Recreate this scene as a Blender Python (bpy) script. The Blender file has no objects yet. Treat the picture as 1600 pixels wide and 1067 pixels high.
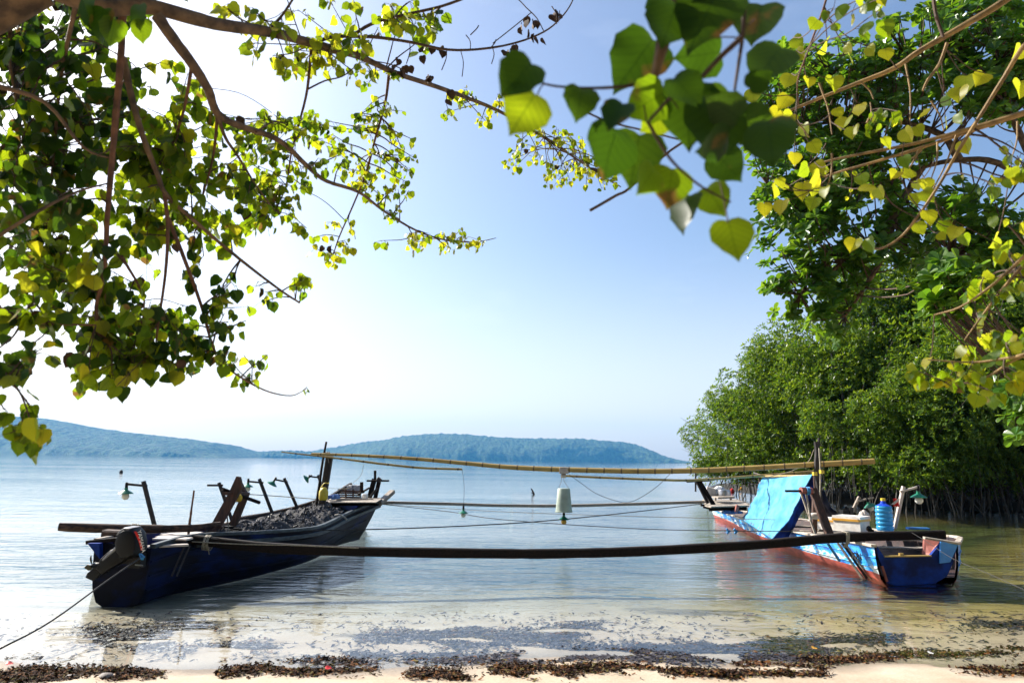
import bpy, math, random
import numpy as np
from mathutils import Vector, Matrix, noise
R = random.Random(7)
C = bpy.context.scene.collection
sc = bpy.context.scene
# ------------------------------------------------------------------ camera, sky, sun, exposure
F = 1067.0
PITCH = math.atan(186/1067); ROLL = math.radians(0.76); EYE = Vector((0, 0, 1.6))
cam = bpy.data.cameras.new('camera'); cam.sensor_width = 36; cam.lens = 24.0; cam.clip_start = .05; cam.clip_end = 30000
cam.dof.use_dof = True; cam.dof.focus_distance = 11.0; cam.dof.aperture_fstop = 2.8
camo = bpy.data.objects.new('camera', cam); C.objects.link(camo); sc.camera = camo
cp, sp_ = math.cos(PITCH), math.sin(PITCH); cr, sr = math.cos(ROLL), math.sin(ROLL)
FWD = Vector((0, cp, sp_)); UP0 = Vector((0, -sp_, cp)); RT0 = Vector((1, 0, 0))
RT = RT0*cr + UP0*sr; UP = UP0*cr - RT0*sr
m = Matrix((RT, UP, -FWD)).transposed().to_4x4(); m.translation = EYE; camo.matrix_world = m
SUN_EL, SUN_AZ = math.radians(36), math.radians(-57)      # azimuth from +Y, negative to the left
w = bpy.data.worlds.new("World"); sc.world = w; w.use_nodes = True
nt = w.node_tree
sky = nt.nodes.new('ShaderNodeTexSky'); sky.sky_type = 'NISHITA'; sky.sun_disc = False
sky.sun_elevation = SUN_EL; sky.sun_rotation = SUN_AZ; sky.air_density = 1.0; sky.dust_density = 2.7; sky.ozone_density = 3.0
bg = nt.nodes['Background']; bg.inputs[1].default_value = .092
tcw = nt.nodes.new('ShaderNodeTexCoord'); mpw = nt.nodes.new('ShaderNodeMapping'); mpw.inputs['Scale'].default_value = (1, 1, 3.2)
nzw = nt.nodes.new('ShaderNodeTexNoise'); nzw.inputs['Scale'].default_value = 2.2; nzw.inputs['Detail'].default_value = 6; nzw.inputs['Roughness'].default_value = .55
crw = nt.nodes.new('ShaderNodeMapRange'); crw.inputs[1].default_value = .60; crw.inputs[2].default_value = .85; crw.inputs[3].default_value = 0; crw.inputs[4].default_value = .16
mxw = nt.nodes.new('ShaderNodeMix'); mxw.data_type = 'RGBA'; mxw.inputs[7].default_value = (8.5, 8.8, 9.2, 1)
nt.links.new(tcw.outputs['Generated'], mpw.inputs[0]); nt.links.new(mpw.outputs[0], nzw.inputs[0]); nt.links.new(nzw.outputs[0], crw.inputs[0])
nt.links.new(crw.outputs[0], mxw.inputs[0]); nt.links.new(sky.outputs[0], mxw.inputs[6]); hzw = nt.nodes.new('ShaderNodeMix'); hzw.data_type = 'RGBA'; hzw.inputs[7].default_value = (8.2, 7.3, 6.6, 1)      # milky sea air low in the sky, all round the horizon
szw = nt.nodes.new('ShaderNodeSeparateXYZ'); mrw = nt.nodes.new('ShaderNodeMapRange'); mrw.interpolation_type = 'SMOOTHSTEP'
mrw.inputs[1].default_value = -.02; mrw.inputs[2].default_value = .34; mrw.inputs[3].default_value = .40; mrw.inputs[4].default_value = 0
nt.links.new(tcw.outputs['Generated'], szw.inputs[0]); nt.links.new(szw.outputs[2], mrw.inputs[0]); nt.links.new(mrw.outputs[0], hzw.inputs[0])
nt.links.new(mxw.outputs[2], hzw.inputs[6]); nt.links.new(hzw.outputs[2], bg.inputs[0])
sun = bpy.data.lights.new('sun', 'SUN'); sun.energy = 4.6; sun.angle = math.radians(.53); sun.color = (1, .94, .84)
suno = bpy.data.objects.new('sun', sun); C.objects.link(suno)
SUND = Vector((math.sin(SUN_AZ)*math.cos(SUN_EL), math.cos(SUN_AZ)*math.cos(SUN_EL), math.sin(SUN_EL)))
suno.rotation_euler = SUND.to_track_quat('Z', 'Y').to_euler()
vs = sc.view_settings; vs.view_transform = 'Standard'; vs.look = 'None'; vs.exposure = 1.2; vs.gamma = 1; vs.use_curve_mapping = False
sc.cycles.max_bounces = 10; sc.cycles.transparent_max_bounces = 16; sc.cycles.volume_bounces = 0
sc.cycles.caustics_reflective = False; sc.cycles.caustics_refractive = False

# ------------------------------------------------------------------ placing helpers (survey of the photograph: direction + distance)
def ray(px, py):
    x = (px-800)/F; y = -(py-533.5)/F
    return FWD + RT*x + UP*y
def P(px, py, Y):
    d = ray(px, py); return EYE + d*(Y/d.y)
def G(px, py, z=0.0):
    d = ray(px, py); return EYE + d*((z-EYE.z)/d.z)
def PL(pts, Y):
    """polyline of (px,py[,Y]); Y number or (Y0,Y1) spread along the line"""
    n = len(pts); out = []
    for i, p in enumerate(pts):
        y = p[2] if len(p) > 2 else (Y if not isinstance(Y, tuple) else Y[0]+(Y[1]-Y[0])*i/max(1, n-1))
        out.append(P(p[0], p[1], y))
    return out
def smooth(pts, k=3):
    """Catmull-Rom resample"""
    P_ = [pts[0]*2-pts[1]] + list(pts) + [pts[-1]*2-pts[-2]]; out = []
    for i in range(1, len(P_)-2):
        a, b, c, d = P_[i-1:i+3]
        for j in range(k):
            t = j/k
            out.append(.5*((2*b)+(c-a)*t+(2*a-5*b+4*c-d)*t*t+(3*b-a-3*c+d)*t**3))
    out.append(pts[-1]); return out
def lerp(a, b, t): return a+(b-a)*t
def interp(tab, t):
    for i in range(len(tab)-1):
        if t <= tab[i+1][0]:
            a, b = tab[i], tab[i+1]; u = (t-a[0])/(b[0]-a[0]); return lerp(a[1], b[1], max(0, u))
    return tab[-1][1]

# ------------------------------------------------------------------ materials
def nodes(name):
    m = bpy.data.materials.new(name); m.use_nodes = True
    return m, m.node_tree, m.node_tree.nodes['Principled BSDF']
def rgba(c): return (c[0], c[1], c[2], 1)
def mat(name, col, col2=None, scale=8, rough=.7, bump=.3, bdist=.01, stretch=(1, 1, 1), lo=.35, hi=.65, metal=0, spec=.5, detail=6, trans=0):
    m, t, b = nodes(name); N = t.nodes.new; L = t.links.new
    b.inputs['Roughness'].default_value = rough; b.inputs['Metallic'].default_value = metal; b.inputs['Specular IOR Level'].default_value = spec
    b.inputs['Transmission Weight'].default_value = trans
    tc = N('ShaderNodeTexCoord'); mp = N('ShaderNodeMapping'); mp.inputs['Scale'].default_value = stretch; L(tc.outputs['Object'], mp.inputs[0])
    nz = N('ShaderNodeTexNoise'); nz.inputs['Scale'].default_value = scale; nz.inputs['Detail'].default_value = detail; L(mp.outputs[0], nz.inputs[0])
    cr_ = N('ShaderNodeValToRGB'); cr_.color_ramp.elements[0].position = lo; cr_.color_ramp.elements[1].position = hi
    c2 = col2 or tuple(v*.6 for v in col)
    cr_.color_ramp.elements[0].color = rgba(c2); cr_.color_ramp.elements[1].color = rgba(col)
    L(nz.outputs[0], cr_.inputs[0]); L(cr_.outputs[0], b.inputs['Base Color'])
    if bump:
        n2 = N('ShaderNodeTexNoise'); n2.inputs['Scale'].default_value = scale*3; n2.inputs['Detail'].default_value = 5; L(mp.outputs[0], n2.inputs[0])
        bp = N('ShaderNodeBump'); bp.inputs['Strength'].default_value = bump; bp.inputs['Distance'].default_value = bdist
        L(n2.outputs[0], bp.inputs['Height']); L(bp.outputs[0], b.inputs['Normal'])
    return m
def leaf_mat(name, c_a, c_b, t_a, t_b, rough=.42, veins=True, tw=.5, spot=(.22, .12, .03), spotlo=.66):
    """two-sided leaf: diffuse + translucent + sheen of gloss, colour varied leaf by leaf, veins and blemishes"""
    m, t, b = nodes(name); N = t.nodes.new; L = t.links.new
    oi = N('ShaderNodeObjectInfo'); ge = N('ShaderNodeNewGeometry')
    ad = N('ShaderNodeMath'); ad.operation = 'ADD'; L(oi.outputs['Random'], ad.inputs[0]); L(ge.outputs['Random Per Island'], ad.inputs[1])
    fr = N('ShaderNodeMath'); fr.operation = 'FRACT'; L(ad.outputs[0], fr.inputs[0])
    def mix(a, c, f, link=True):
        x = N('ShaderNodeMix'); x.data_type = 'RGBA'
        for i, v in ((6, a), (7, c)):
            if isinstance(v, tuple): x.inputs[i].default_value = rgba(v)
            else: L(v, x.inputs[i])
        if isinstance(f, (int, float)): x.inputs[0].default_value = f
        else: L(f, x.inputs[0])
        return x.outputs[2]
    ca = mix(c_a, c_b, fr.outputs[0]); ta = mix(t_a, t_b, fr.outputs[0])
    tc = N('ShaderNodeTexCoord'); nz = N('ShaderNodeTexNoise'); nz.inputs['Scale'].default_value = 9; nz.inputs['Detail'].default_value = 3
    nz.noise_dimensions = '4D'; w_ = N('ShaderNodeMath'); w_.operation = 'MULTIPLY'; w_.inputs[1].default_value = 37; L(fr.outputs[0], w_.inputs[0]); L(w_.outputs[0], nz.inputs['W'])
    L(ge.outputs['Position'], nz.inputs['Vector'])
    mr = N('ShaderNodeMapRange'); mr.inputs[1].default_value = spotlo; mr.inputs[2].default_value = spotlo+.06; L(nz.outputs[0], mr.inputs[0])
    ca = mix(ca, spot, mr.outputs[0]); ta = mix(ta, spot, mr.outputs[0])
    if veins:
        uv = N('ShaderNodeUVMap'); sx = N('ShaderNodeSeparateXYZ'); L(uv.outputs[0], sx.inputs[0])
        ab = N('ShaderNodeMath'); ab.operation = 'ABSOLUTE'; su = N('ShaderNodeMath'); su.operation = 'SUBTRACT'; su.inputs[1].default_value = .5
        L(sx.outputs[0], su.inputs[0]); L(su.outputs[0], ab.inputs[0])
        m1 = N('ShaderNodeMath'); m1.operation = 'LESS_THAN'; m1.inputs[1].default_value = .013; L(ab.outputs[0], m1.inputs[0])
        k = N('ShaderNodeMath'); k.operation = 'MULTIPLY_ADD'; k.inputs[1].default_value = -.75; L(ab.outputs[0], k.inputs[0]); L(sx.outputs[1], k.inputs[2])
        k2 = N('ShaderNodeMath'); k2.operation = 'MULTIPLY'; k2.inputs[1].default_value = 7; L(k.outputs[0], k2.inputs[0])
        k3 = N('ShaderNodeMath'); k3.operation = 'FRACT'; L(k2.outputs[0], k3.inputs[0])
        k4 = N('ShaderNodeMath'); k4.operation = 'LESS_THAN'; k4.inputs[1].default_value = .1; L(k3.outputs[0], k4.inputs[0])
        mm = N('ShaderNodeMath'); mm.operation = 'MAXIMUM'; L(m1.outputs[0], mm.inputs[0]); L(k4.outputs[0], mm.inputs[1])
        m5 = N('ShaderNodeMath'); m5.operation = 'MULTIPLY'; m5.inputs[1].default_value = .6; L(mm.outputs[0], m5.inputs[0])
        ta = mix(ta, tuple(v*.35 for v in t_a), m5.outputs[0]); ca = mix(ca, tuple(min(1, v*1.7) for v in c_a), m5.outputs[0])
    L(ca, b.inputs['Base Color']); b.inputs['Roughness'].default_value = rough; b.inputs['Specular IOR Level'].default_value = .3
    tr = N('ShaderNodeBsdfTranslucent'); L(ta, tr.inputs[0])
    ms = N('ShaderNodeMixShader'); ms.inputs[0].default_value = tw; L(b.outputs[0], ms.inputs[1]); L(tr.outputs[0], ms.inputs[2])
    L(ms.outputs[0], t.nodes['Material Output'].inputs[0])
    return m
M = {}
M['bark'] = mat('bark', (.19, .12, .07), (.06, .04, .03), 14, .85, .8, .006, (1, 1, 1))
M['bark_red'] = mat('bark_red', (.20, .09, .05), (.07, .035, .025), 18, .8, .6, .004)
M['bark_tan'] = mat('bark_tan', (.36, .23, .09), (.17, .11, .05), 18, .75, .5, .003)
M['twig'] = mat('twig', (.10, .055, .035), (.05, .03, .02), 30, .8, 0)
M['root'] = mat('root', (.075, .065, .055), (.016, .014, .012), 6, .85, .5, .01)
M['leaf_green'] = leaf_mat('leaf_green', (.022, .062, .008), (.045, .08, .010), (.25, .42, .008), (.50, .62, .012), tw=.5, spotlo=.62)
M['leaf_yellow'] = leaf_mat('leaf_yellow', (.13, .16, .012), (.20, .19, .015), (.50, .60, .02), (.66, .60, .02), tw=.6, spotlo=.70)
M['leaf_shaded'] = leaf_mat('leaf_shaded', (.009, .032, .007), (.016, .042, .009), (.045, .12, .005), (.10, .19, .008), tw=.42, spotlo=.61)  # leaves shaded by others: the shade is put into this darker colour
M['leaf_brown'] = mat('leaf_brown', (.10, .05, .025), (.04, .02, .012), 20, .8, 0)
M['leaf_rosette'] = leaf_mat('leaf_rosette', (.035, .10, .014), (.075, .145, .02), (.13, .34, .012), (.32, .50, .02), rough=.3, veins=False, tw=.36, spotlo=.8)
M['leaf_mangrove'] = leaf_mat('leaf_mangrove', (.025, .07, .009), (.095, .155, .016), (.09, .23, .010), (.38, .50, .02), rough=.36, veins=False, tw=.36, spotlo=.8)
M['wood_dark'] = mat('wood_dark', (.018, .010, .008), (.006, .005, .004), 10, .85, .8, .006, (3, 6, 6), spec=.2)
M['wood_brown'] = mat('wood_brown', (.085, .035, .022), (.028, .015, .011), 9, .75, .5, .004, (4, 4, .7))
M['wood_grey'] = mat('wood_grey', (.42, .36, .30), (.20, .17, .14), 9, .85, .5, .004, (5, .8, 5))
M['wood_pole'] = mat('wood_pole', (.040, .033, .033), (.016, .014, .014), 12, .85, .5, .004, (4, 4, .6))
M['wood_log'] = mat('wood_log', (.10, .055, .035), (.015, .011, .010), 7, .9, .9, .01, (.7, 4, 4))
M['wood_end'] = mat('wood_end', (.35, .19, .09), (.2, .1, .05), 20, .8, .3)
M['bamboo'] = mat('bamboo', (.48, .33, .10), (.33, .22, .07), 5, .38, .15, .002, (.5, 4, 4))
M['bamboo_node'] = mat('bamboo_node', (.16, .10, .05), (.09, .06, .03), 12, .7, .2)
M['hull_navy'] = mat('hull_navy', (.002, .016, .11), (.002, .003, .012), 3.0, .65, .4, .004, (1, .35, 1.5), .50, .72, spec=.15)
M['hull_navy_in'] = mat('hull_navy_in', (.025, .035, .20), (.02, .02, .06), 4, .6, .3)
M['paint_rail'] = mat('paint_rail', (.06, .085, .10), (.012, .018, .026), 7, .6, .5, .004, (3, .5, 3))
M['paint_rail_pale'] = mat('paint_rail_pale', (.62, .58, .50), (.30, .22, .17), 9, .65, .4, .003, (3, .5, 3))
M['board_white'] = mat('board_white', (.66, .60, .55), (.42, .36, .32), 7, .7, .3)
M['shade_green'] = mat('shade_green', (.01, .20, .11), (.008, .12, .07), 14, .3, .1)
M['bulb'] = mat('bulb', (.82, .82, .76), (.7, .7, .62), 3, .12, 0)
M['bulb_amber'] = mat('bulb_amber', (.75, .42, .06), (.5, .3, .05), 3, .15, 0)
M['black'] = mat('black', (.006, .006, .007), (.003, .003, .004), 8, .5, .1, spec=.25)
M['cowl_cap'] = mat('cowl_cap', (.28, .28, .30), (.14, .14, .16), 9, .35, .1)
M['red'] = mat('red', (.70, .02, .015), (.5, .015, .012), 9, .4, 0)
M['white'] = mat('white', (.78, .77, .74), (.62, .60, .56), 6, .5, .1)
M['foam'] = mat('foam', (.82, .79, .74), (.66, .60, .55), 12, .75, .3, .002)
M['tape'] = mat('tape', (.72, .38, .05), (.6, .3, .04), 12, .35, 0)
M['steel'] = mat('steel', (.45, .45, .46), (.28, .28, .30), 10, .35, .1, metal=.8)
M['brass'] = mat('brass', (.50, .36, .12), (.25, .17, .07), 14, .4, .2, metal=.6)
M['rope'] = mat('rope', (.42, .38, .30), (.25, .22, .17), 40, .9, .4)
M['rope_dark'] = mat('rope_dark', (.06, .055, .055), (.03, .03, .03), 40, .9, .2)
M['rope_blue'] = mat('rope_blue', (.06, .32, .62), (.03, .16, .4), 30, .8, .3)
M['net'] = mat('net', (.045, .042, .046), (.010, .010, .012), 9, .9, 1.0, .02, lo=.4, hi=.62)
M['net_pale'] = mat('net_pale', (.16, .155, .17), (.035, .034, .04), 9, .9, .8, .01)
M['bucket'] = mat('bucket', (.40, .47, .38), (.28, .33, .27), 5, .5, .15)
M['cloth_blue'] = mat('cloth_blue', (.10, .22, .50), (.05, .10, .3), 9, .85, .3)
M['sack'] = mat('sack', (.62, .62, .62), (.35, .36, .38), 8, .75, .5)
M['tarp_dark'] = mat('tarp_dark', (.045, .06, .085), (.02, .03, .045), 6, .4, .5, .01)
M['yellow'] = mat('yellow', (.72, .55, .04), (.55, .4, .03), 8, .45, .1)
M['weed'] = mat('weed', (.045, .020, .012), (.014, .008, .006), 9, .9, 0, spec=.15)
M['weed_rust'] = mat('weed_rust', (.20, .085, .025), (.09, .04, .02), 9, .9, 0, spec=.15)
M['weed_olive'] = mat('weed_olive', (.14, .11, .03), (.07, .055, .02), 9, .9, 0, spec=.15)
M['weed_wet'] = mat('weed_wet', (.030, .024, .034), (.016, .013, .018), 9, .6, 0)
M['stone'] = mat('stone', (.22, .18, .16), (.12, .10, .09), 9, .7, .4)

def hull_azure():
    m, t, b = nodes('hull_azure'); N = t.nodes.new; L = t.links.new
    tc = N('ShaderNodeTexCoord'); mp = N('ShaderNodeMapping'); mp.inputs['Scale'].default_value = (1, .45, 1.3); L(tc.outputs['Object'], mp.inputs[0])
    nz = N('ShaderNodeTexNoise'); nz.inputs['Scale'].default_value = 6.5; nz.inputs['Detail'].default_value = 8; nz.inputs['Roughness'].default_value = .62; L(mp.outputs[0], nz.inputs[0])
    sx = N('ShaderNodeSeparateXYZ'); L(tc.outputs['Object'], sx.inputs[0])
    # paint is worn through mostly just above the boot topping
    wz = N('ShaderNodeMapRange'); wz.inputs[1].default_value = .12; wz.inputs[2].default_value = .36; wz.inputs[3].default_value = .10; wz.inputs[4].default_value = -.02; L(sx.outputs[2], wz.inputs[0])
    ad = N('ShaderNodeMath'); ad.operation = 'ADD'; L(nz.outputs[0], ad.inputs[0]); L(wz.outputs[0], ad.inputs[1])
    cr_ = N('ShaderNodeValToRGB'); e = cr_.color_ramp.elements; e[0].position = .40; e[0].color = (.008, .10, .50, 1); e[1].position = .60; e[1].color = (.50, .56, .58, 1)
    x = e.new(.50); x.color = (.015, .26, .72, 1); x = e.new(.565); x.color = (.05, .38, .80, 1)
    L(ad.outputs[0], cr_.inputs[0])
    n2 = N('ShaderNodeTexNoise'); n2.inputs['Scale'].default_value = 11; n2.inputs['Detail'].default_value = 6; L(mp.outputs[0], n2.inputs[0])
    r2 = N('ShaderNodeValToRGB'); r2.color_ramp.elements[0].position = .35; r2.color_ramp.elements[0].color = (.22, .03, .022, 1); r2.color_ramp.elements[1].position = .68; r2.color_ramp.elements[1].color = (.50, .10, .07, 1)
    L(n2.outputs[0], r2.inputs[0])
    jit = N('ShaderNodeMath'); jit.operation = 'MULTIPLY_ADD'; jit.inputs[1].default_value = .03; L(n2.outputs[0], jit.inputs[0]); L(sx.outputs[2], jit.inputs[2])
    lt = N('ShaderNodeMath'); lt.operation = 'LESS_THAN'; lt.inputs[1].default_value = .125; L(jit.outputs[0], lt.inputs[0])
    mx = N('ShaderNodeMix'); mx.data_type = 'RGBA'; L(lt.outputs[0], mx.inputs[0]); L(cr_.outputs[0], mx.inputs[6]); L(r2.outputs[0], mx.inputs[7])
    L(mx.outputs[2], b.inputs['Base Color']); b.inputs['Roughness'].default_value = .5
    bp = N('ShaderNodeBump'); bp.inputs['Strength'].default_value = .4; bp.inputs['Distance'].default_value = .004; L(nz.outputs[0], bp.inputs['Height']); L(bp.outputs[0], b.inputs['Normal'])
    return m
M['hull_azure'] = hull_azure()
M['transom_blue'] = mat('transom_blue', (.003, .045, .36), (.002, .010, .075), 4, .65, .4, lo=.42, hi=.68, spec=.2)
M['wing_blue'] = mat('wing_blue', (.06, .30, .75), (.04, .2, .6), 5, .5, .2)
M['inner_dark'] = mat('inner_dark', (.05, .022, .020), (.018, .010, .012), 7, .7, .3)
M['inner_red'] = mat('inner_red', (.34, .10, .075), (.2, .06, .05), 7, .65, .3)

def tarp_mat():
    m, t, b = nodes('tarp'); N = t.nodes.new; L = t.links.new
    tc = N('ShaderNodeTexCoord'); nz = N('ShaderNodeTexNoise'); nz.inputs['Scale'].default_value = 3.5; nz.inputs['Detail'].default_value = 7; L(tc.outputs['Object'], nz.inputs[0])
    cr_ = N('ShaderNodeValToRGB'); e = cr_.color_ramp.elements; e[0].position = .35; e[0].color = (.05, .29, .56, 1); e[1].position = .62; e[1].color = (.13, .43, .62, 1)
    L(nz.outputs[0], cr_.inputs[0]); L(cr_.outputs[0], b.inputs['Base Color']); b.inputs['Roughness'].default_value = .6; b.inputs['Specular IOR Level'].default_value = .25
    n2 = N('ShaderNodeTexNoise'); n2.inputs['Scale'].default_value = 5; n2.inputs['Detail'].default_value = 6; n2.inputs['Distortion'].default_value = 1.2; L(tc.outputs['Object'], n2.inputs[0])
    bp = N('ShaderNodeBump'); bp.inputs['Strength'].default_value = .6; bp.inputs['Distance'].default_value = .025; L(n2.outputs[0], bp.inputs['Height']); L(bp.outputs[0], b.inputs['Normal'])
    tr = N('ShaderNodeBsdfTranslucent'); tr.inputs[0].default_value = (.03, .22, .75, 1)
    ms = N('ShaderNodeMixShader'); ms.inputs[0].default_value = .22; L(b.outputs[0], ms.inputs[1]); L(tr.outputs[0], ms.inputs[2]); L(ms.outputs[0], t.nodes['Material Output'].inputs[0])
    return m
M['tarp'] = tarp_mat()
def clear_mat(name, col, rough=.08, mixf=.55):
    m, t, b = nodes(name); N = t.nodes.new; L = t.links.new
    b.inputs['Base Color'].default_value = rgba(col); b.inputs['Roughness'].default_value = rough
    tp = N('ShaderNodeBsdfTransparent'); tp.inputs[0].default_value = rgba(tuple(min(1, .45+.55*v) for v in col))
    ms = N('ShaderNodeMixShader'); ms.inputs[0].default_value = mixf; L(b.outputs[0], ms.inputs[1]); L(tp.outputs[0], ms.inputs[2]); L(ms.outputs[0], t.nodes['Material Output'].inputs[0])
    return m
M['jug'] = clear_mat('jug', (.06, .42, .75), .1, .35)
M['jug_dark'] = clear_mat('jug_dark', (.01, .06, .60), .1, .15)

# ------------------------------------------------------------------ mesh builder
class MB:
    def __init__(s): s.v = []; s.f = []; s.m = []; s.uv = []
    def add(s, vs_, fs, mi=0):
        o = len(s.v); s.v.extend(vs_); s.f.extend([tuple(i+o for i in f) for f in fs]); s.m.extend([mi]*len(fs)); return s
    def box(s, c, ax, ay, az, mi=0):
        c = Vector(c); vs_ = [c+ax*i+ay*j+az*k for i in (-1, 1) for j in (-1, 1) for k in (-1, 1)]
        return s.add(vs_, [(0, 1, 3, 2), (4, 6, 7, 5), (0, 4, 5, 1), (2, 3, 7, 6), (0, 2, 6, 4), (1, 5, 7, 3)], mi)
    def cuboid(s, c, sx, sy, sz, rz=0, mi=0):
        c_, s_ = math.cos(rz), math.sin(rz)
        return s.box(c, Vector((c_, s_, 0))*sx/2, Vector((-s_, c_, 0))*sy/2, Vector((0, 0, sz/2)), mi)
    def beam(s, p0, p1, w_, h, up=Vector((0, 0, 1)), mi=0):
        """squared timber with small chamfer"""
        p0, p1 = Vector(p0), Vector(p1); d = (p1-p0).normalized(); x = d.cross(up)
        if x.length < .05: x = d.cross(Vector((0, 1, 0)))
        x.normalize(); y = x.cross(d).normalized(); b = min(w_, h)*.12
        prof = [(w_/2-b, -h/2), (w_/2, -h/2+b), (w_/2, h/2-b), (w_/2-b, h/2), (-w_/2+b, h/2), (-w_/2, h/2-b), (-w_/2, -h/2+b), (-w_/2+b, -h/2)]
        vs_ = [p+x*a+y*c for p in (p0, p1) for a, c in prof]
        fs = [(i, (i+1) % 8, 8+(i+1) % 8, 8+i) for i in range(8)]+[tuple(range(7, -1, -1)), tuple(range(8, 16))]
        return s.add(vs_, fs, mi)
    def beampath(s, pts, w_, h, mi=0, up=Vector((0, 0, 1)), jit=0):
        rings = []; b = min(w_, h)*.12
        for i, p in enumerate(pts):
            d = (pts[min(i+1, len(pts)-1)]-pts[max(i-1, 0)]).normalized(); x = d.cross(up).normalized(); y = x.cross(d).normalized()
            k = 1+R.uniform(-jit, jit); ww, hh = w_*k, h*k
            rings.append([p+x*a+y*c for a, c in [(ww/2-b, -hh/2), (ww/2, -hh/2+b), (ww/2, hh/2-b), (ww/2-b, hh/2), (-ww/2+b, hh/2), (-ww/2, hh/2-b), (-ww/2, -hh/2+b), (-ww/2+b, -hh/2)]])
        n = 8; vs_ = [v for r in rings for v in r]
        fs = [(k*n+i, k*n+(i+1) % n, (k+1)*n+(i+1) % n, (k+1)*n+i) for k in range(len(pts)-1) for i in range(n)]
        fs += [tuple(range(n-1, -1, -1)), tuple((len(pts)-1)*n+i for i in range(n))]
        return s.add(vs_, fs, mi)
    def tube(s, pts, r, n=6, mi=0, cap=True, jit=0, capmi=None):
        pts = [Vector(p) for p in pts]; K = len(pts)
        rr = r if isinstance(r, (list, tuple)) else [r]*K
        if len(rr) == 2 and K != 2: rr = [lerp(rr[0], rr[1], i/(K-1)) for i in range(K)]
        vs_ = []; ref = None
        for i, p in enumerate(pts):
            d = pts[min(i+1, K-1)]-pts[max(i-1, 0)]
            d = d.normalized() if d.length > 1e-9 else Vector((0, 0, 1))
            if ref is None: ref = d.orthogonal().normalized()
            ref = (ref-d*ref.dot(d)); ref = ref.normalized() if ref.length > 1e-6 else d.orthogonal().normalized()
            y = d.cross(ref)
            for k in range(n):
                a = 2*math.pi*k/n; q = rr[i]*(1+(R.uniform(-jit, jit) if jit else 0)); vs_.append(p+(ref*math.cos(a)+y*math.sin(a))*q)
        s.add(vs_, [(k*n+i, k*n+(i+1) % n, (k+1)*n+(i+1) % n, (k+1)*n+i) for k in range(K-1) for i in range(n)], mi)
        if cap: s.add([vs_[i] for i in range(n)], [tuple(range(n-1, -1, -1))], mi if capmi is None else capmi); s.add([vs_[(K-1)*n+i] for i in range(n)], [tuple(range(n))], mi)
        return s
    def lathe(s, c, prof, n=20, axis=Vector((0, 0, 1)), mi=0, cap=False):
        c = Vector(c); axis = axis.normalized(); x = axis.orthogonal().normalized(); y = axis.cross(x); K = len(prof)
        vs_ = [c+axis*z+(x*math.cos(2*math.pi*k/n)+y*math.sin(2*math.pi*k/n))*r for r, z in prof for k in range(n)]
        fs = [(k*n+i, k*n+(i+1) % n, (k+1)*n+(i+1) % n, (k+1)*n+i) for k in range(K-1) for i in range(n)]
        if cap: fs += [tuple(range(n-1, -1, -1)), tuple((K-1)*n+i for i in range(n))]
        return s.add(vs_, fs, mi)
    def slab(s, poly, half, bev=.25, mi=0, ydir=Vector((0, 1, 0))):
        """closed outline (3D points) given depth, rounded over at both faces"""
        c = sum(poly, Vector())/len(poly); n = len(poly); lay = []
        for f, o in ((1-bev*1.6, -half), (1-bev*.7, -half*.92), (1-bev*.2, -half*.7), (1, -half*.35), (1, half*.35), (1-bev*.2, half*.7), (1-bev*.7, half*.92), (1-bev*1.6, half)): lay.append([c+(p-c)*f+ydir*o for p in poly])
        vs_ = [v for l in lay for v in l]
        fs = [(k*n+i, k*n+(i+1) % n, (k+1)*n+(i+1) % n, (k+1)*n+i) for k in range(7) for i in range(n)]+[tuple(range(n-1, -1, -1)), tuple(7*n+i for i in range(n))]
        return s.add(vs_, fs, mi)
    def grid(s, rows, mi=0):
        n = len(rows[0]); vs_ = [v for r in rows for v in r]
        return s.add(vs_, [(j*n+i, j*n+i+1, (j+1)*n+i+1, (j+1)*n+i) for j in range(len(rows)-1) for i in range(n-1)], mi)
    def mesh(s, name, mats, smooth_=True, off=Vector((0, 0, 0))):
        me = bpy.data.meshes.new(name); me.from_pydata([tuple(Vector(v)-off) for v in s.v], [], s.f)
        for mm in (mats if isinstance(mats, (list, tuple)) else [mats]): me.materials.append(mm)
        me.polygons.foreach_set('material_index', s.m)
        if s.uv:
            ul = me.uv_layers.new(name='UVMap'); li = np.empty(len(me.loops), dtype=np.int32); me.loops.foreach_get('vertex_index', li)
            ul.data.foreach_set('uv', np.array(s.uv, dtype=np.float32)[li].ravel())
        if smooth_:
            me.polygons.foreach_set('use_smooth', [True]*len(me.polygons))
            try: me.set_sharp_from_angle(angle=math.radians(38))
            except Exception: pass
        me.update(); return me
    def build(s, name, mats, parent=None, smooth_=True, kind=None):
        if parent is None:
            mn = Vector([min(v[i] for v in s.v) for i in range(3)]); mx = Vector([max(v[i] for v in s.v) for i in range(3)])
            off = Vector(((mn.x+mx.x)/2, (mn.y+mx.y)/2, mn.z))
        else: off = ORG[parent.name]
        me = s.mesh(name, mats, smooth_, off); o = bpy.data.objects.new(name, me); C.objects.link(o)
        if parent is None: o.location = off; ORG[o.name] = off
        else: o.parent = parent; ORG[o.name] = off
        if kind: o['kind'] = kind
        return o
ORG = {}
def tag(o, label=None, cat=None, group=None, kind=None):
    if label: o['label'] = label
    if cat: o['category'] = cat
    if group: o['group'] = group
    if kind: o['kind'] = kind
    return o
def thing(name, loc, label, cat, group=None, keepz=False):
    o = bpy.data.objects.new(name, None); C.objects.link(o); o.location = Vector(loc); o.empty_display_size = .1
    ORG[o.name] = Vector(loc); return tag(o, label, cat, group)

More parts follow.
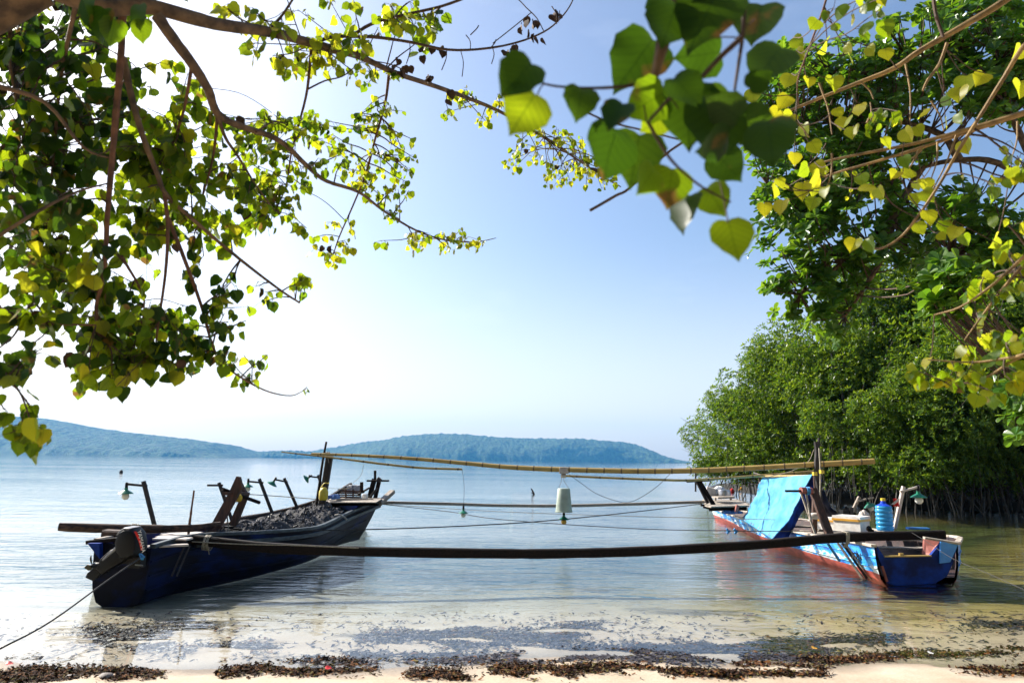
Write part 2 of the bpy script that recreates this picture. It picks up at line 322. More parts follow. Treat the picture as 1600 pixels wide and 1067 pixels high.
# ------------------------------------------------------------------ ground sheet (beach, seabed, mud bank) and water
def seg_dist_right(x, y):
    """signed distance-like value: >0 on the mangrove bank on the right"""
    pts = [(9.8, -40), (9.8, 9), (12.5, 13), (17.5, 18), (20.0, 23), (18.0, 25.3), (15.2, 26.2), (13.6, 29.5), (13.0, 36), (13.2, 46), (17, 56), (60, 60)]
    # polygon test + distance
    inside = False; dmin = 1e9; poly = pts+[(400, 60), (400, -40)]
    for i in range(len(poly)):
        x1, y1 = poly[i]; x2, y2 = poly[(i+1) % len(poly)]
        if (y1 > y) != (y2 > y) and x < (x2-x1)*(y-y1)/(y2-y1)+x1: inside = not inside
        if i < len(pts)-1:
            dx, dy = x2-x1, y2-y1; t = max(0, min(1, ((x-x1)*dx+(y-y1)*dy)/(dx*dx+dy*dy)))
            dmin = min(dmin, math.hypot(x-x1-dx*t, y-y1-dy*t))
    return dmin if inside else -dmin
def gz(x, y):
    ys = 5.83+.055*x+.13*math.sin(x*1.1+.6)+.07*math.sin(x*2.7)+.03*math.sin(x*6.1+1)
    d = y-ys
    if d < 0: z = min(.75, -d*.075+.02*noise.noise(Vector((x*1.3, y*1.3, 0)))+min(1, -d*3)*.012*noise.noise(Vector((x*4.5, y*5, 7))))
    else:
        z = -interp([(0, 0), (1, .055), (3, .17), (8, .38), (16, .75), (35, 1.8), (90, 4.5), (400, 6)], min(d, 400))
        if d < 12: z += .012*noise.noise(Vector((x*.8, y*1.1, 3)))*min(1, d)
    if x > 0 and y < 80:
        b = seg_dist_right(x, y)
        if b > -14: zb = interp([(-14, -.75), (-5, -.35), (0, .02), (2, .18), (60, .6)], b); z = max(z, zb)
    return z
def graded(vals): return sorted(set(round(v, 3) for v in vals))
gx = graded([i*.125 for i in range(-50, 58)]+[i*.25 for i in range(-36, 45)]+[i*1.0 for i in range(-30, 40)]+[s_*k for s_ in (-1, 1) for k in (45, 60, 90, 140, 220, 400, 800, 1600, 3200, 5200)])
gy = graded([i*.1 for i in range(45, 75)]+[i*.25 for i in range(12, 60)]+[i*1.0 for i in range(-12, 62)]+[-200, -60, -25, 70, 90, 120, 180, 260, 400, 700, 1200, 2200, 4000, 5300])
g = MB(); g.grid([[Vector((x, y, gz(x, y))) for x in gx] for y in gy])
def ground_mat():
    m, t, b = nodes('sand'); N = t.nodes.new; L = t.links.new
    tc = N('ShaderNodeTexCoord'); sx = N('ShaderNodeSeparateXYZ'); ge = N('ShaderNodeNewGeometry'); L(ge.outputs['Position'], sx.inputs[0])
    def nz(s_, d=6, st=(1, 1, 1), r=.55):
        mp = N('ShaderNodeMapping'); mp.inputs['Scale'].default_value = st; L(ge.outputs['Position'], mp.inputs[0])
        n = N('ShaderNodeTexNoise'); n.inputs['Scale'].default_value = s_; n.inputs['Detail'].default_value = d; n.inputs['Roughness'].default_value = r; L(mp.outputs[0], n.inputs[0]); return n.outputs[0]
    def ramp(i, stops):
        c = N('ShaderNodeValToRGB'); e = c.color_ramp.elements
        e[0].position, e[0].color = stops[0][0], rgba(stops[0][1]); e[1].position, e[1].color = stops[-1][0], rgba(stops[-1][1])
        for p_, c_ in stops[1:-1]: x = e.new(p_); x.color = rgba(c_)
        L(i, c.inputs[0]); return c.outputs[0]
    def mr(i, a, b_, c=0, d=1):
        x = N('ShaderNodeMapRange'); x.inputs[1].default_value = a; x.inputs[2].default_value = b_; x.inputs[3].default_value = c; x.inputs[4].default_value = d; L(i, x.inputs[0]); return x.outputs[0]
    def mix(f, a, b_):
        x = N('ShaderNodeMix'); x.data_type = 'RGBA'
        L(f, x.inputs[0]) if not isinstance(f, float) else setattr(x.inputs[0], 'default_value', f)
        for i, v in ((6, a), (7, b_)):
            if isinstance(v, tuple): x.inputs[i].default_value = rgba(v)
            else: L(v, x.inputs[i])
        return x.outputs[2]
    def mul(a, b_):
        x = N('ShaderNodeMath'); x.operation = 'MULTIPLY'; L(a, x.inputs[0])
        if isinstance(b_, (int, float)): x.inputs[1].default_value = b_
        else: L(b_, x.inputs[1])
        return x.outputs[0]
    sand = ramp(nz(2.2, 8), [(.3, (.40, .31, .22)), (.55, (.50, .405, .30)), (.75, (.55, .46, .36))])
    grain = ramp(nz(60, 2), [(.3, (.55, .5, .45)), (.7, (1, 1, 1))])
    x = N('ShaderNodeMix'); x.data_type = 'RGBA'; x.blend_type = 'MULTIPLY'; x.inputs[0].default_value = .35; L(sand, x.inputs[6]); L(grain, x.inputs[7]); sand = x.outputs[2]
    # golden, algae-stained shallows, seagrass on the right, bed darkened with depth for light lost in water, dark mud under the mangroves
    gold = ramp(nz(1.6, 8, (1, .55, 1)), [(.32, (.15, .105, .022)), (.5, (.35, .25, .06)), (.68, (.47, .35, .11))])
    pale = ramp(nz(1.4, 8, (1, .55, 1)), [(.32, (.36, .31, .21)), (.6, (.52, .46, .34))])  # pale sand, lightened further to stand in for bright sky reflected off the water
    shal = mix(mr(sx.outputs[0], 1.0, 3.5), pale, gold)
    col = mix(mr(sx.outputs[2], -.04, -.16), sand, shal)
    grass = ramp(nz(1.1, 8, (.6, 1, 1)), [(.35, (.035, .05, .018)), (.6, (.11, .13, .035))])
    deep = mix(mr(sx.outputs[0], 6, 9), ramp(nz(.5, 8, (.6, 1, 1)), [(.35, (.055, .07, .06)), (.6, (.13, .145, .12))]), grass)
    col = mix(mr(sx.outputs[2], -.11, -.27), col, deep)  # bed colour darkened with depth so reflections above it read dark
    col = mix(mr(sx.outputs[2], -1.2, -4.2), col, (.05, .13, .15))  # dark teal in the colour stands for light lost in deep water
    patch = mr(nz(.9, 9, (.55, 1.5, 1), .62), .56, .63); near = mr(sx.outputs[2], -.02, -.06)
    col = mix(mul(mul(patch, near), .75), col, (.055, .045, .02))
    far = mr(sx.outputs[1], 17, 21); rgt = mr(sx.outputs[0], 9, 12); land = mr(sx.outputs[2], -.30, -.1)
    mud = ramp(nz(3, 6), [(.35, (.015, .013, .009)), (.65, (.035, .03, .018))])
    col = mix(mul(mul(far, rgt), land), col, mud)
    damp = mr(sx.outputs[2], .004, .03, .62, 1.0); dm = N('ShaderNodeMix'); dm.data_type = 'RGBA'; dm.blend_type = 'MULTIPLY'; dm.inputs[0].default_value = 1
    cmb = N('ShaderNodeCombineXYZ'); [L(damp, cmb.inputs[i]) for i in range(3)]; L(col, dm.inputs[6]); L(cmb.outputs[0], dm.inputs[7]); abv = mr(sx.outputs[2], -.02, .0); col = mix(abv, col, dm.outputs[2])
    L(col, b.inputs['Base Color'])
    wet = mr(sx.outputs[2], .005, .035, .35, .85); L(wet, b.inputs['Roughness']); b.inputs['Specular IOR Level'].default_value = .35
    bp = N('ShaderNodeBump'); bp.inputs['Strength'].default_value = .5; bp.inputs['Distance'].default_value = .01
    L(nz(26, 6), bp.inputs['Height']); L(bp.outputs[0], b.inputs['Normal'])
    return m
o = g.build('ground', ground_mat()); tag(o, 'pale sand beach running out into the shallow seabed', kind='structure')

def water_mat():
    m, t, b = nodes('water'); N = t.nodes.new; L = t.links.new
    t.nodes.remove(b)
    ge = N('ShaderNodeNewGeometry')
    def nz(s_, d, st, r=.5, dist=0, rot=0):
        mp = N('ShaderNodeMapping'); mp.inputs['Scale'].default_value = st; mp.inputs['Rotation'].default_value = (0, 0, rot); L(ge.outputs['Position'], mp.inputs[0])
        n = N('ShaderNodeTexNoise'); n.inputs['Scale'].default_value = s_; n.inputs['Detail'].default_value = d; n.inputs['Roughness'].default_value = r; n.inputs['Distortion'].default_value = dist; L(mp.outputs[0], n.inputs[0]); return n.outputs[0]
    def mr(i, a, b_, c=0, d=1):
        x = N('ShaderNodeMapRange'); x.inputs[1].default_value = a; x.inputs[2].default_value = b_; x.inputs[3].default_value = c; x.inputs[4].default_value = d; L(i, x.inputs[0]); return x.outputs[0]
    def op(o_, a, b_):
        x = N('ShaderNodeMath'); x.operation = o_
        for i, v in ((0, a), (1, b_)):
            if isinstance(v, (int, float)): x.inputs[i].default_value = v
            else: L(v, x.inputs[i])
        return x.outputs[0]
    rip = nz(4.6, 3, (.42, 1.25, 1), .5, .4, .06); swell = nz(1.1, 2, (.5, 1.0, 1), .5, .3, -.1); fine = nz(15, 2, (.5, 1, 1), .5, .2, .12)
    sx = N('ShaderNodeSeparateXYZ'); L(ge.outputs['Position'], sx.inputs[0])
    gust = nz(.07, 4, (.16, 1, 1), .55); calm = mr(gust, .42, .60, .35, 1.0)
    y = sx.outputs[1]
    far_ = mr(y, 11, 38, 1, .38); calm = op('MULTIPLY', calm, far_)
    shore = mr(y, 5.9, 7.6, .12, 1)          # ripples die out in the last centimetres of water
    amp = op('MULTIPLY', calm, shore)
    h = op('ADD', op('ADD', op('MULTIPLY', rip, .55), op('MULTIPLY', fine, .10)), op('MULTIPLY', swell, 1.0)); h = op('MULTIPLY', h, amp)
    near = op('MULTIPLY', mr(y, 7.2, 8.6, 0, 1), mr(y, 10.5, 14, 1, 0)); h = op('MULTIPLY', h, op('ADD', op('MULTIPLY', near, 1.5), 1.0))
    bp = N('ShaderNodeBump'); bp.inputs['Strength'].default_value = 1; bp.inputs['Distance'].default_value = .05; L(h, bp.inputs['Height'])
    fr = N('ShaderNodeFresnel'); ior = op('SUBTRACT', 1.33, op('MULTIPLY', ge.outputs['Backfacing'], .578)); L(ior, fr.inputs[0]); L(bp.outputs[0], fr.inputs[1])
    gl = N('ShaderNodeBsdfGlossy'); gl.inputs['Roughness'].default_value = .03; gl.inputs[0].default_value = (1, 1, 1, 1); L(bp.outputs[0], gl.inputs['Normal'])
    tp = N('ShaderNodeBsdfTransparent'); tp.inputs[0].default_value = (.93, .96, .95, 1)
    ms = N('ShaderNodeMixShader'); L(fr.outputs[0], ms.inputs[0]); L(tp.outputs[0], ms.inputs[1]); L(gl.outputs[0], ms.inputs[2]); L(ms.outputs[0], t.nodes['Material Output'].inputs[0])
    return m
wm = MB(); wm.add([Vector((-5200, 4.2, 0)), Vector((5200, 4.2, 0)), Vector((5200, 5300, 0)), Vector((-5200, 5300, 0))], [(0, 1, 2, 3)])
o = wm.build('water', water_mat(), smooth_=False); tag(o, 'calm shallow sea with fine ripples reflecting the pale sky', kind='structure')

# ------------------------------------------------------------------ hills across the bay
def hill(prof, Y, label, back=900, front=520, seed=0):
    crest = [P(px, py, Y) for px, py in prof]
    # resample
    N_ = 360; xs = [crest[0].x+(crest[-1].x-crest[0].x)*i/(N_-1) for i in range(N_)]
    tab = [(c.x, c.z) for c in crest]; rows = []; V = 34
    for j in range(V+1):
        v = j/V; row = []
        for i, x in enumerate(xs):
            h = max(0, interp(tab, x)); rid = noise.fractal(Vector((x/420, seed, v*1.2)), 1, 2, 4)
            y0 = Y-front*(.75+.35*math.sin(x/330+seed)+.25*rid)
            if v < .5: s_ = v/.5; y = lerp(y0, Y, s_); z = h*(s_**.62)*(1 if s_ > .97 else 1+.12*rid*(1-s_))
            else: s_ = (v-.5)/.5; y = lerp(Y, Y+back, s_); z = h*(1-s_**1.5)
            z += noise.fractal(Vector((x/22, y/22, seed+5)), 1, 2, 3)*min(7, h*.2)*(1 if v > 0 else 0)
            row.append(Vector((x, y, z-1.5 if v in (0, 1) else max(z, -1))))
        rows.append(row)
    b = MB(); b.grid(rows); o = b.build('hill', M['forest']); tag(o, label, kind='structure')
M['forest'] = mat('forest', (.06, .11, .04), (.010, .026, .016), .05, .95, 1.0, 10, (1, 1, 1), .40, .62, detail=10)
hill([(-420, 708), (-300, 668), (-150, 652), (-60, 648), (0, 649), (60, 653), (110, 661), (150, 669), (200, 676), (260, 682), (310, 688), (340, 693), (365, 706), (380, 714)], 3500, 'long wooded headland fading to blue at the left edge', seed=1)
hill([(330, 716), (370, 708), (400, 706), (440, 704), (480, 705), (520, 708), (560, 717)], 3900, 'low wooded spit between the left headland and the island', seed=2, back=500, front=250)
hill([(430, 717), (480, 706), (520, 699), (560, 692), (600, 687), (630, 681), (665, 678), (700, 677), (740, 679), (765, 682), (800, 684), (850, 685), (900, 685), (940, 688), (975, 691), (1000, 696), (1020, 705), (1040, 714), (1068, 721)], 4300, 'long wooded island with a blunt right end across the bay', seed=3)
hb = MB(); hb.cuboid((0, 2550, 141), 10700, 5600, 298)
hz_m = bpy.data.materials.new('haze'); hz_m.use_nodes = True; t = hz_m.node_tree; t.nodes.remove(t.nodes['Principled BSDF'])
pv = t.nodes.new('ShaderNodeVolumePrincipled'); pv.inputs['Color'].default_value = (.12, .49, 1, 1); pv.inputs['Density'].default_value = .95e-4; pv.inputs['Anisotropy'].default_value = .15
t.links.new(pv.outputs[0], t.nodes['Material Output'].inputs['Volume'])
HZ = hb.build('haze', hz_m, smooth_=False, kind='stuff'); HZ['label'] = 'thin blue sea haze over the bay'

# ------------------------------------------------------------------ boats
def hull_sections(port, star, n=26, bow_from=.72, rake=.5, keelz=-.2, bowpow=1.6):
    Lp = smooth(port, 6); Ls = smooth(star, 6); secs = []
    lv = [1, .78, .55, .32, .12, 0]
    for i in range(n):
        t = i/(n-1)
        def at(Lx):
            q = t*(len(Lx)-1); k = min(int(q), len(Lx)-2); return Lx[k].lerp(Lx[k+1], q-k)
        p, s = at(Lp), at(Ls); c = (p+s)/2; bn = max(0, (t-bow_from)/(1-bow_from))**bowpow
        wm_ = [lerp(a, b_, bn) for a, b_ in zip([1, .985, .96, .90, .74, .30], [1, .86, .66, .42, .18, .03])]
        row = []
        for k, v in enumerate(lv):
            q = c+(p-c)*wm_[k]; q = Vector((q.x, q.y-rake*bn*(1-v)**1.1, keelz+(p.z-keelz)*v)); row.append(q)
        for k in range(len(lv)-1, -1, -1):
            v = lv[k]; q = c+(s-c)*wm_[k]; q = Vector((q.x, q.y-rake*bn*(1-v)**1.1, keelz+(s.z-keelz)*v)); row.append(q)
        secs.append(row)
    return secs
def hull_mesh(secs, th=.035):
    b = MB(); b.grid(secs, 0)
    inner = []
    for row in secs:
        c = sum(row, Vector())/len(row); r2 = []
        for q in row:
            d = Vector((c.x-q.x, 0, 0)); k = 1-th/max(.08, abs(d.x)) if abs(d.x) > th else 0.3
            r2.append(Vector((c.x-(d.x)*max(.3, k), q.y, max(q.z, .07) if q.z < .2 else q.z)))
        inner.append(r2)
    b.grid([list(reversed(r)) for r in inner], 1)
    for side in (0, -1):        # close the sheer edge between the two skins
        b.grid([[r[side] for r in secs], [r[side] for r in inner]], 0)
    b.add([v for v in secs[-1]], [tuple(range(len(secs[-1])))], 0)
    return b
def rail(root, line, w_, h, name, m_, dz=0, dx=0):
    b = MB(); b.beampath([p+Vector((dx, 0, dz)) for p in smooth(line, 3)], w_, h, jit=.06); return b.build(name, M[m_], root)

# --- left boat
Lport = [P(150, 847, 8.5), P(225, 834, 9.6), P(323, 825, 10.9), P(425, 806, 13.0), P(503, 783, 15.6), P(556, 779, 16.7)]
Lstar = [P(238, 856, 8.5), P(303, 839, 9.4), P(400, 834, 10.3), P(470, 829, 11.3), P(506, 822, 12.3), P(546, 802, 14.4), P(592, 783, 16.7)]
LB = thing('fishing_boat', (-4.2, 12, 0), 'dark navy wooden fishing boat on the left with a heap of nets', 'boat', 'wooden fishing boats joined by beams')
secL = hull_sections(Lport, Lstar, rake=.75)
hull_mesh(secL).build('hull', [M['hull_navy'], M['hull_navy_in']], LB)
ts = secL[0]; tb = MB(); tb.slab([v+Vector((0, 0, .0)) for v in ts], .03, 0, ydir=Vector((0, 1, 0))); tb.build('transom', M['hull_navy'], LB)
tb = MB(); tb.beam(P(137, 847, 8.5), P(226, 838, 8.55), .10, .045); tb.build('transom_cap', M['wood_dark'], LB)
tb = MB(); tb.slab([P(139, 848, 8.42), P(158, 848, 8.42), P(158, 872, 8.42), P(150, 862, 8.42)], .035, 0); tb.build('transom_wing', M['transom_blue'], LB)
rail(LB, Lstar, .07, .05, 'gunwale', 'paint_rail', .02); rail(LB, Lport, .07, .05, 'gunwale', 'wood_grey', .02)
rr_ = [lerp(a, b_, .16) for a, b_ in zip(Lstar, [Vector((q.x, q.y, -.1)) for q in Lstar])]
rail(LB, rr_[1:], .05, .06, 'rub_rail', 'paint_rail', 0, .03)
pr = PL([(363, 812, 11.4), (425, 801, 13.0), (470, 790, 14.2), (503, 779, 15.2)], 0); b = MB(); b.tube(smooth(pr, 4), .032, 7, jit=.12); b.build('hand_rail', M['wood_log'], LB)
b = MB(); b.beam(P(512, 778, 15.2), P(548, 756, 16.2), .06, .06); b.build('hand_rail', M['wood_pole'], LB)
b = MB(); b.beam(P(592, 787, 15.8), P(613, 768, 16.4), .14, .09); b.build('bowsprit', M['wood_grey'], LB)
for (a0, a1, dy) in ((510, 586, 0), (507, 580, .3), (505, 574, .6)):      # beams carrying the bow deck
    b = MB(); b.beam(P(a0, 788-dy*4, 14.9+dy), P(a1+6, 788-dy*4, 14.9+dy), .06, .05); b.build('deck_beam', M['wood_dark'], LB)
for i in range(9):
    x0 = 508+i*9.3; b = MB(); b.beam(P(x0, 789, 14.7)+Vector((0, 0, .05)), P(x0+12, 781.5, 16.3)+Vector((0, 0, .05)), .13, .02); b.build('deck_board', M['wood_grey'], LB)
for i in range(5):       # stern deck boards and thwarts
    yy = 9.05+i*.26; a = P(244+i*4, 841-i*2.5, yy); c_ = P(296+i*4, 842-i*2.2, yy); b = MB(); b.beam(a, c_, .2, .022, mi=0); b.build('deck_board', M['board_white'], LB)
b = MB(); b.beam(P(231, 854, 8.62), P(293, 851, 8.9), .10, .025); b.build('side_board', M['board_white'], LB)
b = MB(); b.beam(P(163, 838, 8.9), P(205, 840, 8.9), .16, .17); b.build('stern_block', M['wood_brown'], LB)
for k, (xa, xb) in enumerate(((288, 268), (296, 276))):
    b = MB(); b.tube([P(xa, 853, 8.95), P(xb, 900, 8.62)], .012, 6); b.build('fender_pole', M['wood_pole'], LB)

def battens(secs, root, levels, m_, r_=.009):
    for k in levels:
        for idx in (k, len(secs[0])-1-k):
            c = [sum(row, Vector())/len(row) for row in secs]
            line = [row[idx]+Vector((math.copysign(.008, row[idx].x-c_.x), 0, 0)) for row, c_ in zip(secs, c)]
            b = MB(); b.tube(line[:-1], r_, 5); b.build('seam_batten', M[m_], root)
battens(secL, LB, (1, 2, 3), 'hull_navy', .010)
# --- right boat
Rport = [P(1366, 855, 9.9), P(1325, 847, 10.7), P(1261, 836, 12.1), P(1212, 825, 13.6), P(1159, 811, 16.3), P(1130, 801, 18.9), P(1111, 793, 20.9)]
Rstar = [P(1497, 850, 9.97), P(1492, 840, 11.0), Vector((6.95, 12.6, .40)), Vector((6.95, 14.2, .36)), Vector((6.85, 16.2, .32)), Vector((6.55, 18.6, .29)), P(1114, 793, 21.0)]
RB = thing('fishing_boat', (6, 14, 0), 'azure and red wooden fishing boat on the right carrying a blue tarp tent', 'boat', 'wooden fishing boats joined by beams')
secR = hull_sections(Rport, Rstar, rake=.5, bow_from=.55, keelz=-.16, bowpow=1.3)
for row in secR[:4]:
    pass
hull_mesh(secR).build('hull', [M['hull_azure'], M['inner_dark']], RB)
battens(secR, RB, (1, 2), 'hull_azure', .008)
# transom with motor well cut down in the middle
def rp(px, py, dy=0): return P(px, py, 9.92+dy)
tr_ = [rp(1366, 855), rp(1378, 883), rp(1386, 909), rp(1400, 915), rp(1462, 911), rp(1480, 900), rp(1490, 878), rp(1496, 851), rp(1472, 847), rp(1454, 868), rp(1382, 870), rp(1370, 852)]
def prism(poly, d0, d1, mi=0, b=None):
    b = b or MB(); n = len(poly); vs_ = [p+d0 for p in poly]+[p+d1 for p in poly]
    return b.add(vs_, [(i, (i+1) % n, n+(i+1) % n, n+i) for i in range(n)]+[tuple(range(n-1, -1, -1)), tuple(range(n, 2*n))], mi)
prism(tr_, Vector((0, 0, 0)), Vector((0, .05, 0))).build('transom', M['transom_blue'], RB, smooth_=False)
prism([rp(1470, 846, -.03), rp(1498, 849, -.03), rp(1485, 878, -.03), rp(1469, 880, -.03)], Vector(), Vector((0, .025, 0))).build('transom_wing', M['wing_blue'], RB, smooth_=False)
b = MB(); b.beam(rp(1444, 840, .1), rp(1500, 849, -.02), .12, .03); b.build('transom_cap', M['wood_grey'], RB)
prism([rp(1445, 842, .25), rp(1470, 846, .1), rp(1458, 868, .1), rp(1443, 866, .25)], Vector(), Vector((0, .04, 0))).build('well_side', M['inner_red'], RB, smooth_=False)
b = MB(); b.beam(rp(1382, 869, -.01), rp(1454, 868, -.01), .05, .018); b.build('well_sill', M['bamboo'], RB)
b = MB(); b.beam(rp(1405, 866, 0), rp(1411, 866, 0), .03, .04); b.build('sill_block', M['bamboo'], RB)
rail(RB, Rport, .075, .035, 'gunwale', 'paint_rail_pale', .02); rail(RB, Rstar, .075, .035, 'gunwale', 'paint_rail_pale', .02)
rr2 = [Vector((q.x-.02, q.y, .105+.02*i/6)) for i, q in enumerate(Rport)]
b = MB(); b.tube([rp(1386, 908), rp(1378, 884)], .02, 6); b.build('stern_post', M['inner_red'], RB)
# bow deck: planks on joists
for i in range(4):
    b = MB(); b.beam(P(1106-1.5*i, 791-3.0*i, 15.7+i*.75)+Vector((0, 0, .0)), P(1171-6*i, 789-2.6*i, 15.7+i*.75), .5, .03); b.build('deck_board', M['wood_grey'], RB)
for k in range(2):
    b = MB(); b.beam(P(1108, 795, 15.9+k*1.2)+Vector((0, 0, .03*k)), P(1166-k*8, 794-3*k, 15.9+k*1.2), .08, .09); b.build('deck_beam', M['wood_dark'], RB)
b = MB(); b.beam(P(1150, 800, 15.4), P(1153, 789, 15.4), .07, .07); b.build('deck_post', M['inner_red'], RB)
for (u, v) in (((1125, 806), (1152, 801)), ((1128, 802), (1160, 799))):
    b = MB(); b.beam(P(u[0], u[1]-9, 15.9), P(v[0], v[1]-6, 16.3), .09, .025); b.build('thwart', M['paint_rail_pale'], RB)
for (yy, z_) in ((11.0, .34), (12.9, .33), (14.6, .33)):
    b = MB(); b.beam(Vector((5.25, yy, z_)), Vector((6.8, yy, z_)), .18, .03); b.build('thwart', M['wood_grey'], RB)
for i in range(6):   # stern deck boards under the foam boxes
    yy = 11.3+i*.22; b = MB(); b.beam(Vector((5.15, yy, .44)), Vector((6.8, yy, .44)), .2, .025); b.build('deck_board', M['wood_grey'], RB)
# slanting skids lashed to the port side
for k, (xa, xb, mm) in enumerate(((1309, 1349, 'wood_grey'), (1316, 1356, 'wood_pole'), (1320, 1362, 'paint_rail_pale'), (1293, 1312, 'rope_blue'))):
    b = MB(); b.beam(P(xa, 848, 10.55), P(xb, 905 if k < 3 else 876, 10.35 if k < 3 else 10.75), .035, .03); b.build('skid', M[mm], RB)
# faded registration letters on the port quarter
def text_mesh(s_, origin, xdir, ydir, size, name, m_, parent, depth=.004):
    cu = bpy.data.curves.new('lettering', 'FONT'); cu.body = s_; cu.size = size; cu.extrude = depth; cu.resolution_u = 3
    to = bpy.data.objects.new('lettering_source', cu); C.objects.link(to)
    dg = bpy.context.evaluated_depsgraph_get(); me = bpy.data.meshes.new_from_object(to.evaluated_get(dg)); bpy.data.objects.remove(to)
    x = xdir.normalized(); z = x.cross(ydir).normalized(); y = z.cross(x)
    mt = Matrix((x, y, z)).transposed().to_4x4(); mt.translation = origin-ORG[parent.name]
    me.transform(mt); me.materials.clear(); me.materials.append(M[m_]); o = bpy.data.objects.new(name, me); C.objects.link(o); o.parent = parent; return o
qa = P(1337, 869, 10.35); qb = P(1361, 874, 9.95)
text_mesh('ION', P(1336, 872, 10.33)+Vector((-.035, 0, 0)), qb-qa, Vector((-.12, 0, 1)), .14, 'lettering', 'rope_dark', RB)

# ------------------------------------------------------------------ beams and bamboo across both boats
b = MB(); b.beampath(smooth(PL([(296, 842, 9.35), (420, 855.5, 9.45), (572, 861.5, 9.6), (780, 864.5, 9.85), (870, 864.5, 9.95), (1000, 861, 10.05), (1180, 851, 10.25), (1320, 839.5, 10.35), (1474, 835, 10.45)], 0), 6), .12, .122, jit=.045)
tag(b.build('beam', M['wood_dark']), 'thick dark squared timber spanning both sterns, nearest the beach', 'beam', 'crossbeams joining the two boats')
b = MB(); b.tube(smooth(PL([(92, 823, 9.1), (150, 825, 9.25), (240, 826, 9.5), (300, 825, 9.7), (344, 820, 9.9)], 0), 3), [.052, .058, .06, .058, .056, .055, .055, .05, .05, .05, .05, .05, .046], 10, jit=.07, capmi=1)
tag(b.build('log', [M['wood_log'], M['wood_end']]), 'round barked log jutting left beyond the stern of the navy boat', 'log')
b = MB(); b.beampath(smooth(PL([(586, 784.5, 16.6), (700, 787, 16.8), (780, 789.5, 17), (880, 790, 17.1), (1000, 787, 17.2), (1100, 784, 17.3)], 0), 4), .11, .07, jit=.04)
tag(b.build('beam', M['wood_grey']), 'thin weathered timber spanning the two bows, farthest from the beach', 'beam', 'crossbeams joining the two boats')
def bamboo(line, r, label, step, group, taper=.7, wraps=False):
    pts = smooth(line, 5); root = thing('bamboo_pole', (sum(pts, Vector())/len(pts)), label, 'pole', group)
    L_ = [0]
    for a, c in zip(pts, pts[1:]): L_.append(L_[-1]+(c-a).length)
    tot = L_[-1]
    rad = [r*lerp(taper, 1, min(1, l/tot*2.2)) for l in L_]
    def at(d):
        for i in range(len(pts)-1):
            if d <= L_[i+1]: u = (d-L_[i])/(L_[i+1]-L_[i]); return pts[i].lerp(pts[i+1], u), lerp(rad[i], rad[i+1], u), (pts[i+1]-pts[i]).normalized()
        return pts[-1], rad[-1], (pts[-1]-pts[-2]).normalized()
    b = MB(); b.tube(pts, rad, 12); b.build('culm', M['bamboo'], root)
    d = step*.6; proto = None
    while d < tot:
        p_, rr, dr = at(d)
        if proto is None:
            q = MB(); q.lathe(Vector(), [(1.02, -.012/r*.06), (1.10, -.004), (1.12, .004), (1.02, .012/r*.06)], 12); proto = q.mesh('node_ring', M['bamboo_node'])
        o_ = bpy.data.objects.new('node_ring', proto); C.objects.link(o_); o_.parent = root; o_.location = p_-ORG[root.name]
        o_.rotation_mode = 'QUATERNION'; o_.rotation_quaternion = dr.to_track_quat('Z', 'Y'); o_.scale = (rr, rr, .9 if r > .03 else .5)
        d += step*R.uniform(.92, 1.08)
    return root
big = bamboo(PL([(487, 709, 14.0), (560, 711.5, 13.9), (640, 716, 13.8), (720, 723, 13.7), (800, 730, 13.5), (880, 733.5, 13.3), (1000, 736, 13.0), (1090, 735, 12.8), (1180, 731, 12.6), (1250, 727, 12.4), (1366, 720.5, 12.2)], 0), .05, 'long thick yellow bamboo pole sagging between the two masts', .33, 'bamboo poles slung above the water', .5)
bamboo(PL([(440, 706, 13.4), (520, 715, 13.5), (600, 725, 13.6), (660, 731, 13.7), (722, 733, 13.8)], 0), .022, 'short thin pole bound with pale tape at the upper left mast', .45, 'bamboo poles slung above the water', .5)
bamboo(PL([(878, 743, 13.6), (940, 746, 13.8), (1020, 749, 14.1), (1084, 750, 14.4), (1188, 743, 14.6), (1272, 736.5, 14.8)], 0), .026, 'slender bamboo running from the bucket to the blue tarp tent', .5, 'bamboo poles slung above the water', .8)
b = MB(); c0 = P(881, 735, 13.3); b.cuboid(c0, .17, .13, .12); b.tube([c0+Vector((-.05, 0, -.1)), c0+Vector((.04, 0, -.1))], .04, 8)
tag(b.build('clamp_block', M['board_white']), 'pale wrapped block lashed round the middle of the long bamboo', 'block')

# ------------------------------------------------------------------ lamps
SHADE = [(.010, .085), (.022, .075), (.026, .045), (.052, .030), (.090, .006), (.104, -.006), (.100, -.010), (.05, .018), (.02, .03)]
def lamp_parts(root, c, tilt=0, bulb='bulb', s_=1.0, bulb_on=True):
    ax = Vector((math.sin(tilt), 0, math.cos(tilt)))
    b = MB(); b.lathe(c, [(r*s_, z*s_) for r, z in SHADE], 22, ax); b.build('lamp_shade', M['shade_green'], root)
    b = MB(); b.lathe(c, [(.014*s_, .15*s_), (.02*s_, .14*s_), (.022*s_, .07*s_)], 10, ax, cap=True); b.build('lamp_socket', M['black'], root)
    if bulb_on:
        pf = [(.004, -.095), (.03, -.088), (.047, -.066), (.052, -.045), (.045, -.02), (.022, .012), (.02, .03)]
        b = MB(); b.lathe(c, [(r*s_, z*s_) for r, z in pf], 14, ax, cap=True); b.build('bulb', M[bulb], root)
